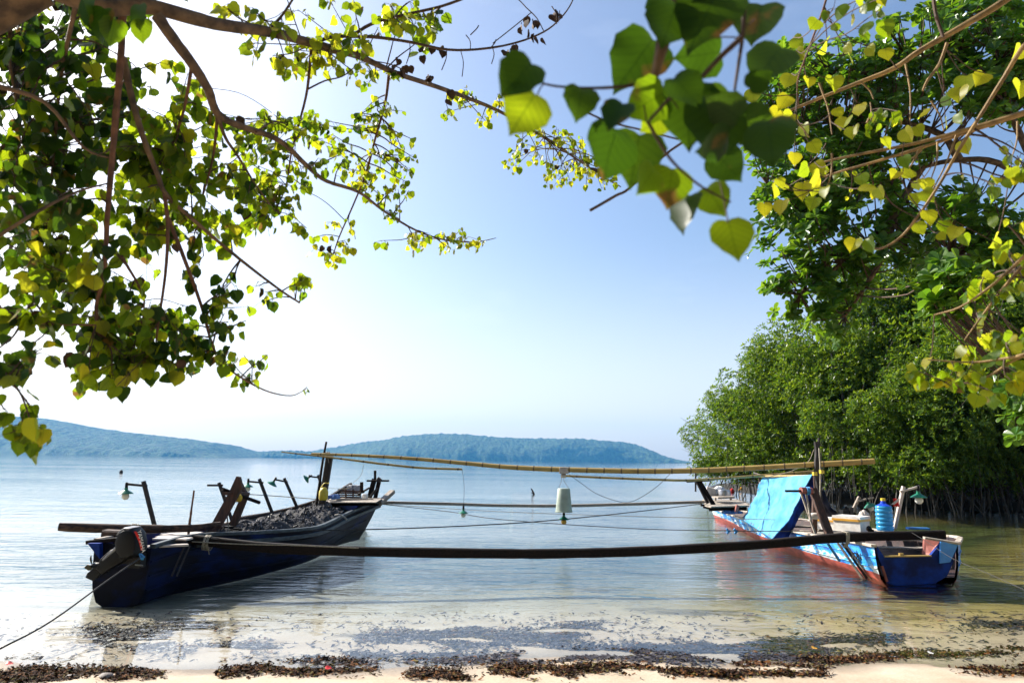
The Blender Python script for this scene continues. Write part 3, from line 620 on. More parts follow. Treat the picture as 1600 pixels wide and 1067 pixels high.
def lamp_post(base, top, armL, armR, lamp, Y, label, tilt=0, bulb_on=True, mm='wood_pole', w_=.05, s_=1, group='lamp posts on the boats'):
    A, B = P(*base, Y), P(*top, Y)
    root = thing('lamp_post', A, label, 'lamp post', group)
    b = MB(); b.beam(A, B, w_, w_, Vector((0, 1, 0))); b.build('post', M[mm], root)
    b = MB(); off = Vector((0, -w_*.55, 0)); b.beam(P(*armL, Y)+off, P(*armR, Y)+off, .03, .032); b.build('arm', M[mm], root)
    if lamp: 
        c = P(*lamp, Y)+off; lamp_parts(root, c, tilt, s_=s_, bulb_on=bulb_on)
        b = MB(); b.tube([P(*(armL if abs(armL[0]-lamp[0]) < abs(armR[0]-lamp[0]) else armR), Y)+off+Vector((0, 0, .02)), c+Vector((math.sin(tilt)*.13*s_, 0, math.cos(tilt)*.13*s_))], .012, 6); b.build('hanger', M['black'], root)
    return root
lamp_post((244, 832), (224, 752), (199, 756), (231, 759), (198, 770), 10.0, 'tallest lamp post, beside the outboard motor on the navy boat')
lamp_post((366, 824), (342, 754), (325, 758), (349, 758), None, 11.3, 'bare post with a crosspiece and no lamp, left of the dark winch frame', w_=.045)
lamp_post((427, 806), (405, 748), (390, 752), (412, 754), (388, 760), 12.6, 'lamp post just right of the dark winch frame, white bulb under its shade', s_=.95)
lamp_post((466, 797), (444, 747), (431, 749), (450, 753), (426, 756), 13.8, 'lamp post between the winch frame and the mast, its shade tipped up', tilt=.5, bulb_on=False, s_=1.0)
lamp_post((506, 772), (497, 742), (483, 744), (500, 746), (479, 748), 15.0, 'small lamp post leaning against the left mast, shade tipped sideways', tilt=1.0, bulb_on=False, s_=.95)
lamp_post((1398, 826), (1412, 760), (1405, 768), (1435, 760), (1434, 776), 10.9, 'white lamp post with a red flag on the azure boat', mm='board_white', s_=1.15, w_=.05)
lamp_post((1330, 803), (1343, 776), (1338, 783), (1364, 777), (1358, 790), 12.6, 'short lamp post behind the foam boxes on the azure boat', mm='wood_grey', s_=1.0, w_=.05, tilt=-.35)
def hang_lamp(top, c, Y, label, bulb, s_=1.0):
    A = P(*top, Y); B = P(*c, Y); root = thing('hanging_lamp', B, label, 'lamp', 'lamps hanging over the water')
    b = MB(); b.tube(smooth([A, A.lerp(B, .4)+Vector((.03, 0, 0)), B+Vector((0, 0, .14*s_))], 4), .005, 4); b.build('cable', M['rope_dark'], root)
    lamp_parts(root, B, 0, bulb, s_)
hang_lamp((722, 733), (724, 801), 13.8, 'green lamp hanging low on a thin wire left of the bucket', 'bulb', .95)
hang_lamp((880, 800), (881, 811), 13.3, 'green lamp with an amber bulb dangling right below the bucket', 'bulb_amber', 1.05)
cb = P(881, 800, 13.3); root = thing('bucket', cb, 'upturned pale green plastic bucket hung from the long bamboo', 'bucket')
b = MB(); b.lathe(cb, [(.166, .0), (.168, .015), (.158, .02), (.152, .05), (.146, .12), (.118, .43), (.112, .44), (.0, .445)], 28); b.lathe(cb, [(.16, 0), (.148, .01), (.115, .42)], 28); b.build('shell', M['bucket'], root)
b = MB(); b.tube([cb+Vector((-.1, 0, .43)), cb+Vector((-.04, 0, .60)), c0+Vector((-.06, 0, -.08))], .006, 4); b.tube([cb+Vector((.1, 0, .43)), cb+Vector((0, 0, .58)), c0+Vector((.0, 0, -.08))], .006, 4); b.build('hanger', M['steel'], root)
b = MB(); b.tube([cb+Vector((0, 0, .0)), cb+Vector((0, 0, -.05))], .012, 8); b.build('cable', M['black'], root)

# ------------------------------------------------------------------ ropes and wires
def rope(pts, Y, r, m_, label, cat='rope', k=5, group='ropes and wires strung between the boats'):
    b = MB(); b.tube(smooth(PL(pts, Y), k), r, 5); return tag(b.build('rope' if cat == 'rope' else 'wire', M[m_]), label, cat, group)
rope([(470, 829, 11.3), (640, 825, 11.6), (820, 816, 12.5), (960, 803, 14.5), (1097, 787, 17.2)], 0, .010, 'rope_dark', 'dark slack line from the navy boat amidships to the bow posts of the azure boat')
rope([(592, 787, 16.2), (780, 799, 15.2), (980, 806, 14.2), (1180, 811, 13.4), (1262, 812, 13.0)], 0, .006, 'rope', 'upper of two thin lines from the left bow, ending at the tarp')
rope([(592, 787, 16.1), (700, 799, 15.0), (780, 811, 14.0), (980, 825, 12.6), (1143, 829, 12.0), (1300, 830, 11.6)], 0, .007, 'rope_dark', 'line carrying two small blue knots beside the red waterline')
rope([(386, 772, 12.4), (420, 774, 12.9), (500, 780, 14.5), (584, 787, 16.0)], 0, .008, 'rope', 'pale line from the top of the winch frame down to the left bow')
rope([(889, 741, 13.3), (910, 756, 13.3), (932, 771, 13.3), (965, 783, 13.3), (985, 784, 13.3), (1008, 773, 13.2), (1030, 757, 13.1), (1048, 739, 13.0)], 0, .005, 'rope_dark', 'thin wire hanging in a loop below the long bamboo right of the bucket', 'wire')
rope([(568, 726, 13.7), (564, 742, 13.9), (552, 754, 14.2), (542, 763, 14.6), (503, 762, 15.0)], 0, .004, 'rope', 'thin curving wire hanging beside the left mast', 'wire')
rope([(300, 846, 9.28), (380, 850, 9.30), (470, 852, 9.40), (560, 856, 9.5)], 0, .007, 'rope', 'pale twine stretched along the near side of the thick beam', 'rope')
rope([(1200, 745, 12.9), (1236, 736, 12.7), (1262, 722, 12.6), (1272, 702, 12.5)], 0, .006, 'rope', 'pale stay from the tall mast of the azure boat to the tarp ridge')
rope([(224, 868, 8.3), (170, 905, 7.4), (80, 970, 6.2), (0, 1013, 5.5), (-60, 1045, 5.0)], 0, .008, 'rope_dark', 'taut mooring line running from the outboard motor to the lower left', 'rope', group='mooring lines')
rope([(1425, 832, 10.2), (1448, 846, 9.9), (1490, 873, 9.3), (1545, 896, 8.5), (1600, 921, 7.8), (1680, 955, 7.1)], 0, .0035, 'rope_dark', 'thin mooring line running from the azure boat to the lower right', 'rope', group='mooring lines')
for k, px_ in enumerate((1137, 1149)):
    b = MB(); c = P(px_, 829, 12.0); b.tube([c+Vector((-.02, 0, .03)), c+Vector((.02, 0, -.01)), c+Vector((-.01, 0, -.05))], [.02, .032, .016], 6, jit=.2)
    tag(b.build('rope_knot', M['rope_blue']), ('left', 'right')[k]+' one of the two small blue knots on the line by the red waterline', 'knot', 'blue knots')
b = MB(); c = P(1322, 838.5, 10.35)     # lashing round the near beam on the azure boat
for k in range(5):
    x_ = .011*k-.02; b.tube([c+Vector((x_, -.068, .07)), c+Vector((x_-.012, -.07, -.07)), c+Vector((x_-.045, -.03, -.15))], .005, 4)
for k in range(4): x_ = .011*k-.02; b.tube([c+Vector((x_, -.068, .07)), c+Vector((x_, .07, .07)), c+Vector((x_, .07, -.075))], .005, 4)
tag(b.build('rope_lashing', M['rope']), 'pale rope lashing where the thick beam crosses the azure boat', 'lashing')

def lashing(c, along, rad, n, label, r_=.006):
    b = MB(); a = along.normalized(); x = a.orthogonal().normalized(); y = a.cross(x)
    for k in range(n):
        o_ = a*(k-n/2)*r_*2.2+a*R.uniform(-.004, .004); tl = R.uniform(-.25, .25)
        b.tube([c+o_+(x*math.cos(t*.7)+y*math.sin(t*.7))*rad*1.06+a*tl*rad*math.sin(t*.7) for t in range(10)], r_, 4, cap=False)
    b.tube(smooth([c+y*rad, c+y*rad+Vector((.02, -.02, -.08)), c+y*rad+Vector((.05, -.02, -.2))], 3), r_*.8, 4)
    tag(b.build('rope_lashing', M['rope']), label, 'lashing', 'rope lashings')
lashing(P(512, 710.2, 14.0), P(560, 711.5, 13.9)-P(487, 709, 14.0), .05, 6, 'rope lashing tying the bamboo to the left mast')
lashing(P(1278, 725.6, 12.36), P(1300, 724, 12.3)-P(1250, 727, 12.4), .056, 6, 'rope lashing tying the bamboo to the forked right mast')
lashing(P(325, 848, 9.38), P(420, 855, 9.45)-P(300, 843, 9.35), .092, 7, 'rope lashing tying the thick beam to the navy boat')
lashing(P(210, 826, 9.42), P(240, 826, 9.5)-P(150, 825, 9.25), .062, 6, 'rope lashing round the barked log behind the outboard motor')
# ------------------------------------------------------------------ items on the left boat
# winch frame
root = thing('net_winch', P(340, 828, 10.5), 'dark brown leaning winch frame with a pointed top on the navy boat', 'winch')
Y0 = 10.4
b = MB(); prism([P(322, 833, Y0), P(338, 833, Y0), P(378, 762, Y0), P(374, 745, Y0), P(369, 744, Y0), P(358, 768, Y0)], Vector(), Vector((0, .07, 0)), b=b); b.build('upright', M['wood_brown'], root, smooth_=False)
Y1 = 10.95
b = MB(); prism([P(355, 824, Y1), P(367, 824, Y1), P(387, 774, Y1), P(374, 750, Y1), P(368, 748, Y1), P(376, 775, Y1)], Vector(), Vector((0, .07, 0)), b=b); b.build('upright', M['wood_brown'], root, smooth_=False)
b = MB(); b.tube([P(347, 764, 10.35), P(405, 785, 11.1)], .028, 8); b.build('roller', M['wood_dark'], root)
b = MB(); b.beam(P(352, 771, 10.3), P(386, 771, 11.0), .09, .05); b.build('cap_board', M['wood_brown'], root)
b = MB(); b.lathe(P(372, 778, 10.55), [(.0, -.03), (.055, -.028), (.06, -.02), (.045, 0), (.06, .02), (.055, .028), (0, .03)], 16, Vector((.4, 1, 0))); b.build('pulley', M['yellow'], root)
b = MB()
for (a, c_) in (((353, 775), (355, 815)), ((355, 815), (346, 828)), ((360, 790), (352, 806)), ((355, 800), (357, 830))): b.tube([P(*a, 10.5), P(*c_, 10.5)], .006, 4)
b.build('cord', M['rope'], root)
b = MB()      # engine and tangle at its foot
for i in range(26):
    c = P(332+R.random()*42, 826+R.random()*8, 10.6+R.random()*.6); b.cuboid(c, R.uniform(.04, .12), R.uniform(.04, .12), R.uniform(.03, .09), R.random()*3)
root = b.build('winch_engine', M['black']); tag(root, 'black winding gear heaped at the foot of the winch frame', 'engine')
b = MB(); b.tube(smooth(PL([(294, 836, 9.7), (297, 812, 9.7), (299, 795, 9.7), (303, 766, 9.7)], 0), 3), [.02, .012], 6, jit=.15); tag(b.build('stick', M['bark_red']), 'crooked thin stick standing upright between the tallest lamp post and the winch frame', 'stick')
# net heap
def hsurf(u, v):
    a = P(372, 826, 11.6); c = P(545, 793, 15.0)
    return u, v
rows = []
for j in range(90):
    t = j/89; row = []
    q = t*.58+.30
    def at(Lx):
        s_ = q*(len(Lx)-1); k = min(int(s_), len(Lx)-2); return Lx[k].lerp(Lx[k+1], s_-k)
    p_, s_ = at(smooth(Lport, 6)), at(smooth(Lstar, 6))
    for i in range(44):
        u = .05+.9*i/43; pt = p_.lerp(s_, u); env = math.sin(math.pi*min(1, max(0, u)))**.5*min(1, t*5)*min(1, (1-t)*6)
        hgt = .05+.11*math.sin(t*2.6)
        n1 = abs(noise.noise(Vector((pt.x*3.1, pt.y*3.1, 1)))); n2 = abs(noise.noise(Vector((pt.x*9, pt.y*8, 4)))); n3 = abs(noise.noise(Vector((pt.x*19, pt.y*15, 9))))
        row.append(Vector((pt.x, pt.y, pt.z-.12+env*(hgt+.18*n1)+.08*(n2)*env+.03*n3)))
    rows.append(row)
NT = thing('fishing_net', rows[45][20], 'heap of dark grey fishing net filling the middle of the navy boat', 'fishing net')
b = MB(); b.grid(rows); b.build('net_bulk', M['net'], NT)
b = MB()
for i in range(240):
    j = R.randint(4, 80); k = R.randint(4, 36); pts = []
    for q in range(9):
        pts.append(rows[j][k]+Vector((R.uniform(-.02, .02), R.uniform(-.02, .02), .006+R.uniform(0, .012)))); j = max(1, min(88, j+R.choice((-1, 0, 1, 1)))); k = max(1, min(42, k+R.choice((-1, 0, 1))))
    b.tube(smooth(pts, 2), R.uniform(.003, .009), 4, cap=False)
b.build('net_folds', M['net_pale'], NT, kind='stuff')
b = MB()
for i in range(90):
    j = R.randint(4, 84); k = R.randint(3, 40); c = rows[j][k]+Vector((0, 0, .03)); b.lathe(c, [(.0, -.022), (.018, -.014), (.02, .0), (.018, .014), (0, .022)], 6, Vector((R.random()-.5, R.random()-.5, R.random()*.3+.05)))
b.build('net_floats', M['black'], NT, kind='stuff')
b = MB(); b.tube(smooth(PL([(523, 805), (530, 804), (538, 808), (542, 812)], 13.4), 4), .02, 6); tag(b.build('hose', M['paint_rail_pale']), 'short pale hose curling over the right edge of the navy boat', 'hose')
# mast, thin pole, buoy, bow gear
b = MB(); b.beam(P(503, 788, 14.3), P(515, 712, 14.15), .13, .13, Vector((0, 1, 0))); tag(b.build('mast', M['wood_pole']), 'stout squared mast of the navy boat holding up the left end of the bamboo', 'mast')
b = MB(); b.tube(smooth(PL([(494, 790), (500, 750), (504, 722), (510, 690)], 14.35), 3), [.03, .022], 7, jit=.08); tag(b.build('pole', M['wood_dark']), 'thin dark pole rising above the left end of the bamboo', 'pole')
b = MB(); c = P(505.5, 771, 13.9); b.lathe(c, [(.0, -.13), (.07, -.125), (.09, -.08), (.09, .04), (.06, .10), (.03, .12), (0, .125)], 14); b.tube(smooth([c+Vector((-.07, 0, .09)), c+Vector((0, 0, .2)), c+Vector((.08, 0, .2)), c+Vector((.10, 0, .22))], 3), .01, 5)
tag(b.build('float', M['yellow']), 'yellow plastic float hanging on the left mast', 'float')
b = MB(); c = P(519, 778, 15.0)
for k in range(5): b.cuboid(c+Vector((R.uniform(-.1, .1), R.uniform(-.05, .05), R.uniform(-.02, .05))), .14, .1, .06, R.random()*3)
tag(b.build('cloth', M['cloth_blue']), 'crumpled blue cloth lying beside the foot of the left mast', 'cloth')
CR = thing('crate', P(553, 779, 15.9), 'low brown slatted crate on the bow deck of the navy boat', 'crate')
for k in range(4):
    b = MB(); b.beam(P(529, 776-k*3.1, 15.7), P(563, 777-k*3.1, 15.7), .02, .035); b.build('slat', M['wood_brown'], CR)
for k in range(4):
    b = MB(); b.beam(P(529+k*11.3, 778, 15.68), P(529+k*11.3, 764, 15.68), .03, .02, Vector((0, 1, 0))); b.build('slat', M['wood_brown'], CR)
b = MB(); b.beam(P(529, 769, 16.1), P(566, 770, 16.1), .5, .02); b.build('lid', M['wood_dark'], CR)
b = MB(); 
for k in range(7): b.cuboid(P(541+k*3.2, 765-R.random()*2, 16.0), .13, .12, .12+R.random()*.06, R.random()*3)
tag(b.build('sack', M['sack']), 'pale lumpy sack lying on the brown crate', 'sack')
b = MB(); b.beam(P(525, 780, 15.2), P(583, 781, 15.5), .05, .05); tag(b.build('plank', M['wood_grey']), 'loose plank lying before the brown crate', 'plank')
b = MB(); b.beam(P(560, 772, 15.6), P(577, 762, 15.9), .05, .03); b.beam(P(565, 768, 15.7), P(565, 753, 15.7), .07, .05, Vector((0, 1, 0))); tag(b.build('bow_bracket', M['wood_dark']), 'dark bracket standing between the brown crate and the bow winch', 'bracket')
b = MB(); c = P(570, 775, 15.6); b.lathe(c, [(0, -.06), (.06, -.05), (.075, 0), (.06, .05), (0, .06)], 12); tag(b.build('float', M['white']), 'small white float at the foot of the bow winch', 'float')
BW = thing('net_winch', P(582, 781, 16.2), 'small dark winch frame with a crossbar at the bow of the navy boat', 'winch')
for (a, c_, w_) in (((576, 782), (585, 748), .11), ((586, 779), (593, 748), .09), ((586, 750), (586, 735), .05)):
    b = MB(); b.beam(P(*a, 16.2), P(*c_, 16.2), w_, .07, Vector((0, 1, 0))); b.build('upright', M['wood_dark'], BW)
b = MB(); b.tube([P(573, 751, 16.1), P(608, 751, 16.1)], .022, 7); b.build('crossbar', M['wood_dark'], BW)
b = MB(); b.beam(P(577, 778, 16.1), P(590, 762, 16.1), .05, .05, Vector((0, 1, 0))); b.beam(P(590, 752, 16.0), P(594, 747, 16.0), .10, .1, Vector((0, 1, 0))); b.build('brace', M['wood_pole'], BW)
b = MB(); b.tube(smooth(PL([(572, 790), (574, 797), (572, 808)], 15.9), 3), .014, 5); tag(b.build('rope', M['rope_dark']), 'frayed rope end hanging from the bow of the navy boat', 'rope')

# outboard motor
OM = thing('outboard_motor', P(205, 868, 8.25), 'black outboard motor with a red stripe, tilted up on the stern of the navy boat', 'outboard motor')
Y2 = 8.22
def pp(l, Y=Y2): return [P(x, y, Y) for x, y in l]
b = MB(); b.slab(pp([(189, 838), (194, 829), (203, 824), (214, 824), (220, 831), (223, 845), (223, 857), (220, 866), (208, 872), (195, 870), (188, 858), (187, 846)]), .15, .22); b.build('cowling', M['black'], OM)
b = MB(); b.slab(pp([(188, 835), (195, 827), (203, 822), (214, 823), (206, 831), (196, 834)]), .12, .12); b.build('cowling_cap', M['cowl_cap'], OM)
b = MB(); b.grid([[P(209+k*.9+ (3.2*math.sin(k/9*2.2)), 830+k*3.3, Y2-.156), P(213+k*.9+(3.2*math.sin(k/9*2.2)), 830+k*3.3, Y2-.150)] for k in range(10)]); b.grid([[P(209+k*.9+(3.2*math.sin(k/9*2.2)), 830+k*3.3, Y2-.152), P(209+k*.9+(3.2*math.sin(k/9*2.2)), 830+k*3.3, Y2-.12)] for k in range(10)])
b.build('stripe', M['red'], OM)
text_mesh('YAMAHA', P(214.5, 829, Y2-.158), P(221, 858, Y2)-P(215, 829, Y2), P(222, 829, Y2)-P(215, 830.4, Y2), .062, 'lettering', 'white', OM, .002)
b = MB(); b.slab(pp([(190, 852), (204, 868), (196, 876), (172, 890), (162, 897), (153, 888), (160, 872), (176, 858)], 8.24), .06, .12); b.build('midsection', M['black'], OM)
b = MB(); b.slab(pp([(163, 878), (168, 894), (158, 896), (152, 904), (145, 907), (134, 902), (137, 895), (150, 884)], 8.24), .022, .1); b.build('skeg', M['black'], OM)
b = MB(); b.tube(PL([(166, 886), (158, 884), (148, 884), (142, 884)], 8.24), [.03, .045, .04, .02], 12); b.build('gearcase', M['black'], OM)
for k in range(3):
    a = k*2.1+.4; c = P(143, 883, 8.24); ax = (P(160, 872, 8.24)-P(143, 890, 8.24)).normalized(); n_ = Vector((.75, 0, .3)).normalized(); u_ = n_.orthogonal().normalized(); v_ = n_.cross(u_)
    d = u_*math.cos(a)+v_*math.sin(a); e = n_.cross(d); b = MB(); b.add([c, c+d*.06+e*.045+n_*.015, c+d*.115+e*.03+n_*.02, c+d*.12-e*.02-n_*.01, c+d*.05-e*.03-n_*.012], [(0, 1, 2, 3, 4)])
    q = b.v[:]; b.add([v-n_*.006 for v in q], [(4, 3, 2, 1, 0)]); b.build('propeller_blade', M['brass'], OM, smooth_=False)
b = MB(); b.tube(PL([(143, 884), (150, 880)], 8.24), .022, 10); b.build('propeller_hub', M['steel'], OM)
b = MB(); b.tube(PL([(190, 842, 8.1), (187, 850, 8.1), (177, 860, 8.1), (160, 875, 8.1)], 0), [.026, .022, .016, .010], 8); b.build('tilt_rod', M['cowl_cap'], OM)
b = MB(); b.tube(PL([(186, 831, 8.1), (186, 841, 8.1)], 0), .008, 5); b.tube(PL([(186, 832, 8.1), (200, 829, 8.1)], 0), .01, 5); b.build('handle', M['cowl_cap'], OM)
b = MB(); b.cuboid(P(214, 878, 8.3), .14, .12, .12); b.cuboid(P(207, 872, 8.35), .22, .2, .10); b.build('clamp_bracket', M['black'], OM)
b = MB(); b.tube(PL([(211, 882), (223, 883)], 8.2), .008, 5); b.build('clamp_screw', M['steel'], OM)
b = MB()
for k in range(6): b.tube([P(217+R.random()*9, 865+R.random()*6, 8.1), P(220+R.random()*8, 866+R.random()*8, 8.05)], .009, 5)
tag(b.build('rope_knot', M['rope_blue']), 'blue and grey rope knot tied on the clamp of the outboard motor', 'knot')

# ------------------------------------------------------------------ items on the right boat
# bow posts
BP = thing('bow_posts', P(1118, 795, 16.2), 'pair of dark leaning posts with a crossbar at the bow of the azure boat', 'post')
for (a, c_) in (((1120, 797), (1093, 752)), ((1106, 786), (1089, 752))):
    b = MB(); b.beam(P(*a, 16.1), P(*c_, 16.3), .09 if a[0] > 1110 else .06, .08, Vector((0, 1, 0))); b.build('upright', M['wood_dark'], BP)
b = MB(); b.beam(P(1073, 752.5, 16.2), P(1109, 750.5, 16.2), .05, .04); b.build('crossbar', M['wood_dark'], BP)
b = MB(); b.tube([P(1087, 768, 16.15), P(1087, 730, 16.15)], .02, 6); b.build('spike', M['wood_pole'], BP)
b = MB(); b.beam(P(1095, 789, 16), P(1122, 791, 16), .06, .05); b.beam(P(1099, 792, 15.9), P(1120, 796, 15.9), .06, .05); b.build('foot_board', M['wood_dark'], BP)
# box + sack + pot at bow
b = MB(); c = P(1109, 771, 16.9); prism([P(1104, 772, 16.9), P(1105, 760, 16.9), P(1119, 764, 16.9), P(1117, 778, 16.9)], Vector(), Vector((.1, .4, 0)), b=b); tag(b.build('foam_box', M['board_white'], smooth_=False), 'weathered pale box at the bow of the azure boat', 'box')
b = MB()
for k in range(8): c = P(1119+k*1.9, 769-3*math.sin(k*.6), 17.0); b.lathe(c, [(0, -.1), (.09, -.07), (.12, 0), (.08, .08), (0, .1)], 8, Vector((R.random()-.5, R.random()-.5, 1)))
tag(b.build('sack', M['sack']), 'white sack draped over the box at the bow of the azure boat', 'sack')
b = MB(); c = P(1132, 775, 16.8); b.lathe(c, [(.12, 0), (.15, .02), (.15, .12), (.14, .15), (.0, .16)], 18); tag(b.build('pot', M['steel']), 'dull metal pot beside the white sack at the bow', 'pot')
b = MB(); b.beam(P(1117, 777, 16.6), P(1143, 776, 16.6), .5, .04); b.beam(P(1118, 782, 16.5), P(1118, 777, 16.5), .04, .04, Vector((0, 1, 0))); b.beam(P(1142, 781, 16.5), P(1142, 776, 16.5), .04, .04, Vector((0, 1, 0))); tag(b.build('bench', M['wood_grey']), 'low wooden bench carrying the pot at the bow of the azure boat', 'bench')
b = MB()
for k in range(7): b.cuboid(P(1134+k*3.2, 799+R.random()*2, 15.6), .16, .14, .05, R.random()*3)
tag(b.build('cloth', M['cloth_blue']), 'folded blue and white cloth lying in the bow of the azure boat', 'cloth')
# tarp tent
TT = thing('tarp_tent', Vector((5.9, 13.6, .4)), 'bright blue tarpaulin tent over the middle of the azure boat', 'tent')
rA, rB = P(1193, 743, 14.8), P(1270, 741, 12.6)      # ridge far -> near
bA, bB = P(1160, 811, 15.6), P(1210, 843, 12.7)      # foot on the port side, hanging over the gunwale
rows = []
for j in range(46):
    v = j/45; row = []
    for i in range(56):
        u = i/55; top = rA.lerp(rB, u); ft = bA.lerp(bB, u); p_ = top.lerp(ft, v)
        sag = math.sin(math.pi*v)*.02; p_ += Vector((.02*math.sin(math.pi*v), 0, -sag-.02*math.sin(math.pi*u)*(1-v)))
        wv = .045*noise.noise(Vector((u*5+v*2.2, v*1.6, 3)))+.02*noise.noise(Vector((u*15-v*5, v*6, 8)))+.012*noise.noise(Vector((u*34, v*14, 1)))
        wv += .035*max(0, math.sin(u*21+math.sin(v*5)*1.2))*max(0, v-.72)/.28
        p_ += Vector((-.8, -.3, .45))*wv*1.3*min(1, v*4+.15); row.append(p_)
    rows.append(row)
b = MB(); b.grid(rows); q = [[p_+Vector((.012, .0, -.012)) for p_ in r] for r in rows]; b.grid([list(reversed(r)) for r in q]); b.build('tarp_sheet', M['tarp'], TT)
for k in range(1, 45, 6):
    for edge in (rows[-2][min(55, int(k*1.25))], rows[k][1]):
        q = MB(); q.lathe(edge+Vector((-.012, -.004, .008)), [(.010, 0), (.018, .004), (.024, 0)], 10, Vector((-.8, -.3, .5))); q.build('eyelet', M['steel'], TT)
b = MB(); b.tube([p_+Vector((-.006, 0, .004)) for p_ in rows[-1]], .012, 5); b.tube([r_[-1]+Vector((-.004, -.006, .004)) for r_ in rows], .011, 5); b.build('hem', M['tarp'], TT)
# flap hanging on the near edge
e0 = [r[-1] for r in rows]; rows2 = []
for k, p_ in enumerate(e0):
    v = k/45; rows2.append([p_+Vector((.0, -.01, 0)), p_+Vector((.07+.05*math.sin(v*9), -.03, -.03)), p_+Vector((.13+.05*math.sin(v*7+1), .02, -.10)), p_+Vector((.16+.03*math.sin(v*8), .10, -.12))])
b = MB(); b.grid(rows2); b.build('tarp_flap', M['transom_blue'], TT)
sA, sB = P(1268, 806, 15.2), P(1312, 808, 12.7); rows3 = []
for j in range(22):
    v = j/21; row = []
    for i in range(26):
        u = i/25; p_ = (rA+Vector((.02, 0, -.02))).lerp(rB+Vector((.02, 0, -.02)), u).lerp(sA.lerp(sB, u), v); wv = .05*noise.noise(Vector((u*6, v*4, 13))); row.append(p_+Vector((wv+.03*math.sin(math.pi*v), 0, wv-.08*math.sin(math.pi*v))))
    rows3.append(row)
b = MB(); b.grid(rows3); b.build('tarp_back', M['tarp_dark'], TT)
b = MB(); b.tube([rA+Vector((-.08, .2, -.02)), rB+Vector((.08, -.12, -.02))], .022, 8); b.build('ridge_pole', M['bamboo'], TT)
b = MB(); b.beam(rB+Vector((-.0, -.08, .05)), Vector((rB.x+.0, rB.y-.08, .42)), .05, .045, Vector((0, 1, 0))); b.build('tent_post', M['wood_brown'], TT)
b = MB(); b.beam(rA+Vector((-.03, .15, .03)), Vector((rA.x-.03, rA.y+.15, .40)), .04, .04, Vector((0, 1, 0))); b.build('tent_post', M['wood_brown'], TT)
b = MB(); b.tube(smooth([rA+Vector((-.14, .2, .05)), rA+Vector((0, .1, .0)), rA+Vector((.15, 0, .0))], 3), .02, 6); b.build('ridge_end', M['paint_rail_pale'], TT)
# windlass frame
WF = thing('net_winch', P(1290, 832, 11.2), 'brown A-shaped winch frame wrapped with blue rope, standing before the tarp tent', 'winch')
b = MB(); b.beam(P(1296, 835, 11.0), P(1270, 764, 11.3), .12, .09, Vector((0, 1, 0))); b.build('upright', M['wood_brown'], WF)
b = MB(); b.beam(P(1272, 832, 11.6), P(1274, 765, 11.5), .08, .07, Vector((0, 1, 0))); b.build('upright', M['wood_brown'], WF)
for (a, c_) in (((1251, 768), (1274, 834)), ((1259, 767), (1267, 812)), ((1270, 766), (1292, 834))):
    b = MB(); b.beam(P(*a, 11.25), P(*c_, 11.1), .028, .028, Vector((0, 1, 0))); b.build('stay', M['wood_grey'], WF)
b = MB(); b.beam(P(1227, 767, 11.2), P(1254, 767, 11.2), .035, .035); b.build('crank', M['black'], WF)
b = MB(); b.tube([P(1251, 766, 11.2), P(1268, 767, 11.25)], .055, 10); b.build('roller', M['inner_red'], WF)
b = MB()
for k in range(5): b.lathe(P(1260+k*1.1, 766.7, 11.2), [(.060, -.006), (.066, 0), (.060, .006)], 12, Vector((1, 0, 0)))
b.build('rope_coil', M['rope_blue'], WF)
b = MB(); b.lathe(P(1276, 806, 11.3), [(0, -.03), (.12, -.025), (.13, 0), (.12, .025), (0, .03)], 16, Vector((.1, .3, 1))); b.build('pulley', M['board_white'], WF)
# tall mast
b = MB(); b.tube(smooth(PL([(1283, 835), (1281, 780), (1276, 735), (1277, 705), (1275, 690)], 12.3), 3), [.05, .04], 8, jit=.06); b.tube(PL([(1276, 703), (1279, 693), (1280, 684)], 12.3), [.03, .02], 7); tag(b.build('mast', M['wood_pole']), 'forked dark mast of the azure boat holding up the right end of the bamboo', 'mast')
b = MB()
for (x_, y_) in ((1273, 740), (1284, 737)): b.cuboid(P(x_, y_, 12.1), .07, .05, .06, .3)
tag(b.build('cloth', M['yellow']), 'two small yellow rag ties on the forked mast', 'cloth')
b = MB(); b.tube(smooth(PL([(1280, 700), (1282, 740), (1281, 790), (1279, 830)], 12.1), 3), .012, 5); tag(b.build('rope', M['rope']), 'pale halyard hanging straight down the forked mast', 'rope')
# foam boxes
def foam_box(px, py0, py1, Y, lu, lv, label):
    """box seen on its near corner; u runs back-left (sunlit face), v back-right"""
    a = P(px, py1, Y); h = P(px, py0, Y).z-a.z; u = Vector((-.64, .77, 0)); v = Vector((.77, .64, 0)); ctr = a+u*lu/2+v*lv/2
    root = thing('foam_box', ctr, label, 'box', 'white foam boxes on the azure boat')
    b = MB(); b.box(ctr+Vector((0, 0, h*.36)), v*lv/2, u*lu/2, Vector((0, 0, h*.36))); b.build('box_body', M['foam'], root, smooth_=False)
    b = MB(); b.box(ctr+Vector((0, 0, h*.865)), v*(lv/2+.012), u*(lu/2+.012), Vector((0, 0, h*.13))); b.build('lid', M['foam'], root, smooth_=False)
    b = MB(); b.box(ctr+Vector((0, 0, h*.74)), v*(lv/2+.016), u*(lu/2+.016), Vector((0, 0, h*.075))); b.build('tape', M['tape'], root, smooth_=False)
foam_box(1318, 810, 830, 11.6, .46, .2, 'smaller white foam box with orange tape, next to the winch frame')
foam_box(1345, 807.5, 831, 11.0, .42, .34, 'larger white foam box with orange tape, left of the water bottle')
b = MB(); c = P(1351, 804, 11.4)
for k in range(4): b.lathe(c+Vector((R.uniform(-.04, .04), 0, R.uniform(-.02, .02))), [(0, -.05), (.05, -.03), (.06, 0), (.03, .05), (0, .07)], 7, Vector((R.random()-.5, 0, 1)))
